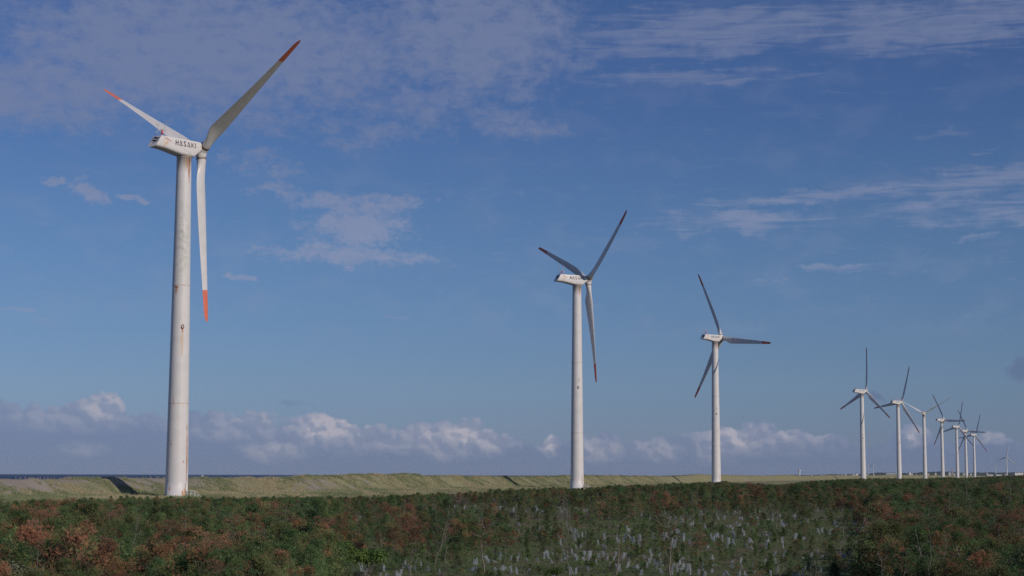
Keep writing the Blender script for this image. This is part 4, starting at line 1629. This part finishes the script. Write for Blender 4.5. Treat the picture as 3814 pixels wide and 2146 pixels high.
for kd in KINDS:          # every shape used in the mass stands somewhere as a tree of its own
    for v_ in range(len(KINDS[kd])):
        if (kd, v_) not in PROTO_OBJ:
            print('missing proto', kd, v_)
items = [(q[1], q[2] % len(KINDS[q[1]]), q[3], q[4], q[5], q[6], q[2] * .7) for q in mass if (q[1], q[2] % len(KINDS[q[1]])) in PROTO_OBJ]
scatter_mass('scrub_woodland', items, 'dense green and rust-brown pine scrub stretching back to the turbines', 'scrub')


# ---- white mesh guards round seedlings
def guard(seed, kind):
    rng_ = np.random.default_rng(seed)
    n, m_ = 12, 6
    V_ = []
    H_ = .62 if kind != 2 else .40
    lean_ = rng_.uniform(-.2, .2, 2)
    for j in range(m_ + 1):
        f = j / m_
        if kind == 0:      # pinched tent
            r_ = .155 * (1 - f) ** .65 + .012
        elif kind == 1:    # open sleeve on stakes
            r_ = .14 + .01 * math.sin(f * 9)
        else:              # slumped
            r_ = .24 * (1 - f * f) ** .7 + .02
        for i in range(n):
            a = 2 * PI * i / n
            rr = r_ * (1 + .22 * math.sin(3 * a + seed + f * 2)) * rng_.uniform(.9, 1.1)
            V_.append((rr * math.cos(a) * 1.15 + lean_[0] * f, rr * .8 * math.sin(a) + lean_[1] * f, H_ * f * (1 + (.06 * math.sin(2 * a + seed) if j == m_ else 0))))
    F_ = [(j * n + i, j * n + (i + 1) % n, (j + 1) * n + (i + 1) % n, (j + 1) * n + i) for j in range(m_) for i in range(n)]
    nm = mesh_arr('net', np.array(V_), np.array(F_), M['net'], smooth=False)
    b = MB()
    if kind == 0:
        b.tube([(lean_[0] * .2, lean_[1] * .2, -.05), (lean_[0] * 1.05, lean_[1] * 1.05, H_ + .08)], .014, 5)
    else:
        for s_ in ((.15, .02), (-.15, -.02)):
            b.tube([(s_[0], s_[1], -.05), (s_[0] + lean_[0], s_[1] + lean_[1], H_ + .05)], .013, 5)
    return nm, b.mesh('stake', M['twig'])


nt_ = bpy.data.materials.new('white_plastic_mesh')
nt_.use_nodes = True
T = NT(nt_.node_tree)
T.n.clear()
out = T.node('ShaderNodeOutputMaterial')
df = T.node('ShaderNodeBsdfDiffuse')
tcn = T.node('ShaderNodeTexCoord')
nn = T.noise(tcn.outputs['Object'], 9.0, 3, 0.6)
T.l.new(T.mix(T.step(nn, .3, .7), (0.34, 0.38, 0.41), (0.54, 0.58, 0.61)), df.inputs[0])
tl = T.node('ShaderNodeBsdfTranslucent')
tl.inputs[0].default_value = (0.36, 0.40, 0.45, 1)
tpn = T.node('ShaderNodeBsdfTransparent')
m1_ = T.node('ShaderNodeMixShader'); m1_.inputs[0].default_value = .35
T.l.new(df.outputs[0], m1_.inputs[1]); T.l.new(tl.outputs[0], m1_.inputs[2])
m2_ = T.node('ShaderNodeMixShader')
T.l.new(T.step(nn, .32, .68, .80, .42), m2_.inputs[0])
T.l.new(m1_.outputs[0], m2_.inputs[1]); T.l.new(tpn.outputs[0], m2_.inputs[2])
T.l.new(m2_.outputs[0], out.inputs[0])
M['net'] = nt_
GUARD = [guard(1, 0), guard(2, 1), guard(3, 1), guard(4, 1), guard(5, 2), guard(6, 0)]
rng = np.random.default_rng(77)
nets = []
NETZ = [  # ellipse in the photo (x, y, rx, ry), how many, what it is near
    (2250, 2105, 480, 50, 62, 'in the grass in front of the whorled dead trunk'), (1600, 2125, 330, 28, 30, 'in the grass at the bottom, left of the dead trunks'),
    (2750, 2120, 330, 35, 34, 'in the clearing at the bottom, below the third turbine'), (2700, 2005, 300, 32, 62, 'in the densest group of guards below the third turbine'),
    (2250, 2010, 220, 30, 34, 'in the cluster behind the whorled dead trunk'), (2780, 1940, 300, 28, 72, 'in the upper band of guards right of the third turbine'),
    (3030, 2062, 210, 14, 22, 'in the row of pointed guards at the right'), (2100, 2070, 330, 18, 34, 'in the middle row of the front clearing'),
    (1960, 1972, 240, 26, 26, 'in the scrub under the second turbine'), (1830, 1893, 200, 10, 34, 'in the pale band far back under the second turbine'),
    (2060, 1908, 160, 12, 34, 'in the pale band right under the second turbine'), (1360, 1942, 100, 16, 12, 'among bushes left of the second turbine'), (3200, 1905, 170, 12, 18, 'far back in the right-hand clearing'),
    (3150, 1975, 120, 22, 14, 'half hidden in the scrub on the right'), (2440, 1925, 120, 14, 8, 'hidden among pines before the third turbine'), (3330, 2075, 110, 10, 6, 'at the foot of the right-hand thicket')]
for cx_, cy_, rx_, ry_, n_, wd in NETZ:
    k_ = 0
    while k_ < n_:
        u_, v_ = rng.uniform(-1, 1, 2)
        if u_ * u_ + v_ * v_ > 1:
            continue
        # loose planting rows
        yy = cy_ + v_ * ry_
        fx = cx_ + u_ * rx_
        g_ = at_z(fx, yy, 0.15)
        rowy = round(g_.y / 3.2) * 3.2 + rng.normal() * .35 if g_.y < 230 else g_.y
        x_, y_ = g_.x, rowy
        nets.append((x_, y_, h1(x_, y_), wd))
        k_ += 1
nets.sort(key=lambda q: math.hypot(q[0], q[1]))
protog = {}
for i, (x_, y_, z_, wd) in enumerate(nets):
    v_ = int(rng.integers(len(GUARD)))
    sc_ = rng.uniform(.50, .90) * (.92 if y_ < 150 else 1.25)
    if i < 299:
        shape_ = ('pointed', 'flat-topped', 'flat-topped', 'flat-topped', 'slumped', 'pointed')[v_]
        root = empty('seedling_guard', (x_, y_, z_), rng.uniform(0, 6.28))
        root.scale = (sc_ * rng.uniform(.65, 1.35), sc_ * rng.uniform(.7, 1.1), sc_)
        root.rotation_euler = (rng.normal() * .14, rng.normal() * .16, rng.uniform(0, 6.28))
        tag(root, shape_ + ' white mesh guard ' + wd, 'seedling guard', 'white mesh guards round seedlings')
        a_ = link('net', GUARD[v_][0], root)
        b_ = link('stake', GUARD[v_][1], root)
        PROTO_OBJ.setdefault(('guard', v_), (a_, b_))
far_guards = [('guard', int(rng.integers(6)), x_, y_, z_, rng.uniform(.7, 1.0), rng.uniform(0, 6)) for x_, y_, z_, wd in nets[299:]]
for _ in range(330):      # the pale patch far back, too many to tell apart
    u_, v_ = rng.normal(size=2) * .45
    g_ = at_z(3010 + u_ * 130, 1846 + v_ * 11, .4)
    far_guards.append(('guard', int(rng.integers(6)), g_.x, g_.y, h1(g_.x, g_.y) + .25, rng.uniform(1.3, 2.0), rng.uniform(0, 6)))
KINDS['guard'] = GUARD
scatter_mass('far_seedling_guards', far_guards, 'pale patch of countless white seedling guards far back in the scrub', 'seedling guards')

# ---- grass: short ground cover in the clearings, marram grass on the dune
def grass_mesh(name, P_, size, cols, lean, nb=4, width=.12, spread=.45):
    rng_ = np.random.default_rng(9)
    N_ = len(P_)
    d = np.tile(np.array([lean[0], lean[1], 1.0]), (N_, 1)) + rng_.normal(size=(N_, 3)) * .12
    V_, F_, c = blades(rng_, P_, unit(d), size, cols, nb, spread, width)
    return mesh_arr(name, V_, F_, M['grass'], c)


gx, gy = grid(97, 235, .36)
keep = []
for i in range(len(gx)):
    fx, fy = pix((gx[i], gy[i], 0.1))
    if region(fx, fy, 0, 0) > .02 and -50 < fx < 3860 and fy < 2190:
        keep.append(i)
gx, gy = gx[keep], gy[keep]
gz = height(gx, gy)
nb_ = vnoise(gx, gy, 9, 61) + .6 * vnoise(gx, gy, 3, 62)
cg = np.where(nb_[:, None] > .22, np.array([[.230, .195, .125]]), np.array([[.130, .180, .070]])) * rng.uniform(.7, 1.3, (len(gx), 1))
me = grass_mesh('ground_cover', np.stack([gx, gy, gz - .02], -1), rng.uniform(.10, .27, len(gx)), cg, (.1, .1), 5, .15, .7)
tag(link('ground_cover', me), 'short green and straw-coloured grass between the white seedling guards', 'grass', None, 'stuff')

n_ = 330000
t_ = rng.uniform(-75, 420, n_ * 2)
t_ = t_[rng.random(len(t_)) < np.clip(1.15 - (t_ + 75) / 560, .25, 1)][:n_]
s__ = rng.uniform(-6, 19.5, len(t_))
gx, gy = from_st(s__, t_)
# bare sand scars left thin
sc_n = vnoise(t_ * .8 + s__ * 1.1, s__ * .35 - t_ * .2, 3.0, 71) + .8 * vnoise(t_, s__, 11, 72)
bare = np.exp(-(((t_ + 23) / 20) ** 2 + ((s__ - 17.0) / 3.6) ** 2)) + np.exp(-(((t_ - 27) / 26) ** 2 + ((s__ - 17.2) / 3.6) ** 2)) + .6 * np.exp(-(((t_ - 86) / 14) ** 2 + ((s__ - 13) / 3) ** 2))
clump = vnoise(t_, s__ * 1.3, 1.5, 77)
ok = (sc_n - bare * (.66 + 1.3 * clump) > -.30) & (clump > -.34)
gx, gy, s__, t_ = gx[ok], gy[ok], s__[ok], t_[ok]
gz = height(gx, gy)
mixn = (vnoise(t_, s__, 8, 73) + .9 * vnoise(t_, s__, 1.9, 74) + rng.normal(size=len(gx)) * .12)[:, None]
cg = np.where(mixn > .05, np.array([[.350, .305, .180]]), np.array([[.195, .220, .110]])) * rng.uniform(.75, 1.25, (len(gx), 1))
me = grass_mesh('marram_grass', np.stack([gx, gy, gz - .05], -1), rng.uniform(.25, .55, len(gx)) * (1.15 + .9 * clump[ok]), cg, (-.45, .25), 3, .085, .28)
tag(link('marram_grass', me), 'dry olive dune grass covering the long dune behind the turbines', 'dune grass', None, 'stuff')


# ------------------------------------------------------------------ small things by the turbine foot and on the dune
def post_fence(name, pts, h_, r_, mt, label, cat, rope=None):
    root = empty(name, pts[0])
    tag(root, label, cat)
    o_ = Vector(pts[0])
    b = MB()
    b.tube([(0, 0, -.25), (0, 0, h_ - .02), (0, 0, h_)], [r_, r_, r_ * .5], 6)
    pm_ = b.mesh('post', mt)
    rf = random.Random(len(pts))
    for p in pts:
        q_ = link('post', pm_, root, Vector(p) - o_ + Vector((rf.uniform(-.25, .25), rf.uniform(-.25, .25), rf.uniform(-.22, .05) * h_)))
        q_.rotation_euler = (rf.gauss(0, .07), rf.gauss(0, .07), 0)
    if rope:
        rb = MB()
        for f in rope:
            rb.tube([Vector(p) - o_ + Vector((0, 0, h_ * f)) for p in pts], r_ * .35, 5)
        link('rail', rb.mesh('rail', mt), root)
    return root


M['weathered'] = noisy('weathered_wood', (0.42, 0.38, 0.32), (0.30, 0.27, 0.23), 4.0, 0.9, 0.1)


def on_dune(px_, s_):
    d = ray(px_, 1780)
    s0, t0 = to_st(0, 0)
    kq = (s_ - s0) / (d.x * NX + d.y * NY)
    x_, y_ = d.x * kq, d.y * kq
    return Vector((x_, y_, h1(x_, y_)))


post_fence('sand_fence', [on_dune(x_, 19.0) for x_ in np.arange(560, 632, 9)] + [on_dune(x_, 19.0) for x_ in np.arange(712, 1010, 8.5)], .50, .03, M['weathered'],
           'row of short pale posts along the dune crest beside the tallest turbine', 'fence')
post_fence('sand_fence', [on_dune(x_, 19.0) for x_ in np.arange(60, 400, 9.5)], .45, .03, M['weathered'],
           'row of short pale posts along the dune crest at the left edge', 'fence')
post_fence('sand_fence', [on_dune(x_, 19.5) for x_ in np.arange(1010, 1125, 6.5)], .6, .035, M['weathered'],
           'denser row of pale posts on the dune crest before its first high hump', 'fence')
post_fence('rope_fence', [at_dist(x_, 1850, 292) for x_ in (850, 886, 922)][:0] + [Vector((q.x, q.y, h1(q.x, q.y))) for q in (at_dist(x_, 1850, 286) for x_ in (848, 885, 922, 960))], 1.15, .09, M['white_rail'],
           'low white post-and-rope fence behind the pines, right of the tallest turbine', 'fence', (.55, .9))

# ship on the horizon
sp = at_dist(755, 1766, 9000)
b = MB()
L_ = 14.0
hull = [(-L_ / 2, 1.6), (-L_ / 2, 0), (L_ * .42, 0), (L_ / 2, 2.2), (-L_ / 2, 1.6)]
sec = [(-.5, .78, 1.9), (-.2, 1, 1.7), (.2, .95, 1.8), (.4, .55, 2.3), (.5, .04, 2.9)]
vs = []
for f, w_, top_ in sec:
    for y_, z_ in ((-2.1 * w_, top_), (-1.3 * w_, -.6), (1.3 * w_, -.6), (2.1 * w_, top_)):
        vs.append((f * L_, y_, z_))
fs = [(i * 4 + j, (i + 1) * 4 + j, (i + 1) * 4 + (j + 1) % 4, i * 4 + (j + 1) % 4) for i in range(4) for j in range(4)] + [(0, 1, 2, 3), (19, 18, 17, 16)]
b.add(vs, fs)
ship = empty('fishing_boat', (sp.x, sp.y, -6.0), .2)
tag(ship, 'tiny white fishing boat on the sea horizon, right of the tallest turbine', 'boat')
M['boat'] = mat('boat_white', (0.8, 0.8, 0.8), 0.5)
link('hull', b.mesh('hull', M['boat']), ship)
b = MB(); b.box((-2.2, 0, 3.0), (4.2, 2.8, 2.6)); b.box((-1.8, 0, 4.7), (2.4, 2.0, .9))
link('wheelhouse', b.mesh('wheelhouse', M['boat']), ship)
b = MB(); b.tube([(-2.2, 0, 5.1), (-2.2, 0, 8.5)], .1, 5)
link('mast', b.mesh('mast', M['boat']), ship)

# ------------------------------------------------------------------ far shore: low hills, town, other turbines
n = 420
xs = np.linspace(2780, 5200, n)
hv, hf = [], []
HILL = [(2780, 1777), (2900, 1773), (3000, 1771), (3100, 1769.5), (3200, 1768), (3270, 1763), (3330, 1762), (3400, 1766), (3440, 1760), (3500, 1759), (3560, 1761), (3610, 1764), (3650, 1762), (3720, 1762), (3814, 1763), (4100, 1758), (5200, 1762)]
HD = 11000.0
hx_, hy_ = zip(*HILL)
for x_ in xs:
    d = at_dist(x_, 1700, HD)
    e = pix((d.x, d.y, CAMZ))[1]
    zt = max(2.0, CAMZ + (e - (float(np.interp(x_, hx_, hy_)) - 2.0 + 1.2 * float(vnoise(np.array([x_]), np.array([0.]), 9, 90)[0]) * 2)) * HD / FPX)
    u_ = Vector((d.x, d.y, 0)).normalized()
    for off, hz__ in ((-900, -8), (-700, 1.5), (-350, zt * .45), (-80, zt * .92), (60, zt), (500, zt * .7), (1600, -8)):
        q = Vector((d.x, d.y, 0)) + u_ * off
        jit = float(vnoise(np.array([x_ * 3.1]), np.array([off * .01]), 13, 91)[0])
        hv.append((q.x, q.y, hz__ + (jit * 4 if -400 < off < 200 else 0)))
hv = np.array(hv)
i7, j7 = np.meshgrid(np.arange(n - 1), np.arange(6), indexing='ij')
q0 = (i7 * 7 + j7).ravel()
M['hill'] = noisy('wooded_hills', (0.040, 0.055, 0.035), (0.085, 0.090, 0.060), 0.012, 0.9, 0.05)
hills = link('hills', mesh_arr('hills', hv, np.stack([q0, q0 + 7, q0 + 8, q0 + 1], -1), M['hill'], smooth=True))
tag(hills, kind='structure')


def surf_z(px_, D_, ztop):
    return ztop


M['wall'] = mat('pale_house_wall', (0.62, 0.60, 0.57), 0.8)
M['wall2'] = mat('cream_house_wall', (0.50, 0.46, 0.40), 0.8)
M['roof'] = mat('grey_roof', (0.20, 0.20, 0.22), 0.7)
M['roof2'] = mat('brown_roof', (0.24, 0.16, 0.13), 0.7)
M['pane'] = mat('dark_window', (0.03, 0.035, 0.045), 0.15, 0.5)


def house(x_, ybase, D_, w_, h_, kind, label, mt, rm):
    p_ = at_dist(x_, ybase, D_)
    root = empty('house' if kind != 'hall' else 'warehouse', (p_.x, p_.y, p_.z), random.Random(int(x_ * 7)).uniform(-.4, .4))
    tag(root, label, 'house' if kind != 'hall' else 'warehouse', 'buildings of the far town' if kind == 'house' else None)
    b = MB()
    dp = w_ * .7
    b.box((0, 0, h_ / 2 - 6), (w_, dp, h_ + 12))
    link('wall', b.mesh('wall', mt), root)
    r_ = MB()
    rh = w_ * (.22 if kind == 'house' else .06)
    o_ = .4
    vs = [(-w_ / 2 - o_, -dp / 2 - o_, h_), (w_ / 2 + o_, -dp / 2 - o_, h_), (w_ / 2 + o_, dp / 2 + o_, h_), (-w_ / 2 - o_, dp / 2 + o_, h_), (-w_ / 2 - o_, 0, h_ + rh), (w_ / 2 + o_, 0, h_ + rh)]
    r_.add(vs, [(0, 1, 5, 4), (2, 3, 4, 5), (0, 4, 3), (1, 2, 5), (3, 2, 1, 0)])
    link('roof', r_.mesh('roof', rm), root)
    wn = MB()
    for i in range(max(2, int(w_ / 6))):
        wn.box((-w_ / 2 + (i + .5) * w_ / max(2, int(w_ / 6)), -dp / 2 - .02, h_ * .55), (w_ * .08 + .6, .1, h_ * .28))
    link('windows', wn.mesh('windows', M['pane']), root)
    return root


rng = random.Random(12)
HOUSES = [(3185, 1768, 20), (3192, 1765, 18), (3176, 1770, 14), (3150, 1770, 16), (3138, 1769, 12), (3120, 1771, 15), (3105, 1771, 13), (3090, 1771, 17), (3072, 1772, 14), (3058, 1772, 16), (3040, 1773, 13), (3022, 1773, 15),
          (3004, 1774, 17), (2992, 1774, 14), (2925, 1773, 22), (2912, 1773, 16), (2946, 1774, 14), (3166, 1771, 13), (3228, 1770, 14), (3256, 1769, 13), (3388, 1762, 18), (3396, 1765, 14), (3414, 1767, 12),
          (3484, 1763, 16), (3538, 1762, 18), (3554, 1765, 15), (3575, 1766, 14), (3590, 1763, 18), (3602, 1766, 15), (3616, 1766, 16), (3628, 1767, 12), (3632, 1764, 14), (3510, 1766, 12), (3458, 1766, 12), (3676, 1765, 14), (3745, 1766, 13)]
for i, (x_, y_, w_) in enumerate(HOUSES):
    side = ('on the shore right of the third turbine' if x_ < 3000 else 'in the town before the fourth turbine' if x_ < 3200 else 'between the fourth and seventh turbines' if x_ < 3500 else 'among the last turbines of the row' if x_ < 3640 else 'on the hill at the right edge')
    ro = rng.random() < .5
    house(x_, y_ + 1.5, 9800 + rng.uniform(-500, 500), w_ * rng.uniform(.55, .8), rng.uniform(3, 5.5), 'house', ('tiny pale far house with grey roof ' if ro else 'tiny cream far house with brown roof ') + side, M['wall'] if ro else M['wall2'], M['roof'] if ro else M['roof2'])
house(3790, 1770.5, 3400, 17, 4.6, 'hall', 'long low white warehouse on the skyline at the right edge', M['wall'], M['roof'])
house(3716, 1772.0, 5200, 20, 3.0, 'hall', 'pale low shed just left of the nearest plain white turbine', M['wall'], M['roof'])
house(3688, 1772.0, 6800, 24, 3.6, 'hall', 'low white shed at the foot of the small three-bladed turbine', M['wall'], M['wall'])
house(3322, 1770.0, 8200, 50, 7.0, 'hall', 'wide pale hall on the far shore right of the fourth turbine', M['wall'], M['wall'])

# block-shaped water tower on the hill
p_ = at_dist(3548, 1764, 10600)
root = empty('water_tower', (p_.x, p_.y, p_.z - 10))
tag(root, 'grey block-shaped tower on the far hill left of the eighth turbine', 'tower')
b = MB(); b.box((0, 0, 15), (5, 5, 30)); link('shaft', b.mesh('shaft', M['concrete']), root)
b = MB(); b.box((0, 0, 29), (10, 9, 8)); link('tank', b.mesh('tank', M['concrete']), root)
# harbour tower
p_ = at_dist(2978, 1774, 9000)
root = empty('harbour_tower', (p_.x, p_.y, p_.z - 6))
tag(root, 'slim pale harbour tower with a wider head on the far shore', 'tower')
b = MB(); b.tube([(0, 0, 0), (0, 0, 32)], [4.2, 3.6], 12); link('shaft', b.mesh('shaft', M['wall']), root)
b = MB(); b.tube([(0, 0, 30), (0, 0, 33), (0, 0, 37), (0, 0, 38)], [4.0, 7.0, 7.0, 5.0], 12); link('lookout', b.mesh('lookout', M['wall']), root)
b = MB(); b.tube([(0, 0, 38), (0, 0, 48)], [.5, .3], 6); link('mast', b.mesh('mast', M['steel']), root)


def lattice(x_, ytop, D_, label):
    p_ = at_dist(x_, 1770, D_)
    H_ = at_dist(x_, ytop, D_).z - 2
    root = empty('lattice_mast', (p_.x, p_.y, 2))
    tag(root, label, 'mast')
    b = MB()
    c_ = [(.45 * math.cos(a), .45 * math.sin(a)) for a in (0, 2.09, 4.19)]
    for q in c_:
        b.tube([(*q, 0), (*q, H_)], .05, 4)
    k_ = 0
    z_ = 0
    while z_ < H_ - 2:
        b.tube([(*c_[k_ % 3], z_), (*c_[(k_ + 1) % 3], z_ + 2)], .03, 3)
        z_ += 2; k_ += 1
    link('lattice', b.mesh('lattice', M['steel']), root)


lattice(3727, 1664, 5200, 'hair-thin lattice mast right of the smallest three-bladed turbine')
lattice(3775, 1690, 5200, 'hair-thin lattice mast at the right edge behind the warehouse')


def far_turbine(hx, hy, D_, Rr, ph, yaw, label, ybase):
    hp = at_dist(hx, hy, D_)
    zb = 1.0
    root = empty('distant_turbine', (hp.x, hp.y, zb))
    tag(root, label, 'wind turbine', 'plain white turbines far off')
    H_ = hp.z - zb
    sc_ = Rr / 36.0
    b = MB(); b.tube([(0, 0, 0), (0, 0, H_ * .5), (0, 0, H_ - 1.2)], [2.4 * sc_, 1.9 * sc_, 1.3 * sc_], 16)
    link('tower', b.mesh('tower', M['pale']), root)
    a = Vector((math.sin(R_(yaw)), math.cos(R_(yaw)), 0))
    h = Vector((math.cos(R_(yaw)), -math.sin(R_(yaw)), 0))
    na = MB()
    na.box((0, 0, 0), (3.2 * sc_, 9 * sc_, 3.4 * sc_))
    o_ = link('nacelle', na.mesh('nacelle', M['pale']), root, (0, 0, H_))
    o_.rotation_euler = (0, 0, -R_(yaw))
    hubp = Vector((0, 0, H_)) + a * 6.0 * sc_
    hb = MB(); hb.tube([hubp - a * 1.6 * sc_, hubp, hubp + a * 1.5 * sc_], [1.6 * sc_, 1.6 * sc_, .3 * sc_], 12)
    link('hub', hb.mesh('hub', M['pale']), root)
    for k_ in range(3):
        an = R_(ph + 120 * k_)
        rad = h * math.cos(an) + Vector((0, 0, 1)) * math.sin(an)
        lead = (-h * math.sin(an) + Vector((0, 0, 1)) * math.cos(an)) * .9 + a * .43
        lead = (lead - rad * lead.dot(rad)).normalized()
        th = rad.cross(lead)
        bb = MB()
        rings = []
        for f, ch in ((.03, .055), (.10, .06), (.22, .095), (.45, .07), (.7, .05), (.92, .032), (1.0, .008)):
            c0 = hubp + rad * (f * Rr)
            ch *= Rr
            t_ = ch * (.9 if f < .05 else .22)
            rings.append([c0 + lead * ch * .35, c0 + th * t_ * .5, c0 - lead * ch * .65, c0 - th * t_ * .5])
        vs = [q for g_ in rings for q in g_]
        bb.add(vs, [(i * 4 + j, i * 4 + (j + 1) % 4, (i + 1) * 4 + (j + 1) % 4, (i + 1) * 4 + j) for i in range(6) for j in range(4)], 0, True)
        link('blade', bb.mesh('blade', M['pale']), root)
    return root


far_turbine(3748.5, 1702.5, 5200, 37, 80, 20, 'plain white turbine at the right edge, largest of those far off', 1768)
far_turbine(3707.5, 1737.5, 9000, 26, 35, 30, 'small plain white turbine with a raised V of blades, far right', 1768)
far_turbine(3234.5, 1734.0, 8600, 24, 25, 25, 'left one of two small far turbines right of the fourth turbine', 1770)
far_turbine(3252.5, 1731.5, 8600, 28, 88, 25, 'right one of two small far turbines right of the fourth turbine', 1770)
far_turbine(3338.3, 1741.0, 8800, 22, 90, 70, 'far small turbine half hidden behind the fifth turbine', 1770)

# ------------------------------------------------------------------ haze: one even body of air round everything
hz = bpy.data.materials.new('haze_air')
hz.use_nodes = True
T = NT(hz.node_tree)
T.n.clear()
out = T.node('ShaderNodeOutputMaterial')
pv = T.node('ShaderNodeVolumePrincipled')
pv.inputs['Color'].default_value = (0.70, 0.82, 1.0, 1)
pv.inputs['Density'].default_value = 1.7e-5
pv.inputs['Anisotropy'].default_value = 0.0
T.l.new(pv.outputs[0], out.inputs['Volume'])
b = MB()
b.box((0, 0, 56), (54000, 54000, 140))
hzo = link('haze', b.mesh('haze', hz))
tag(hzo, kind='stuff')
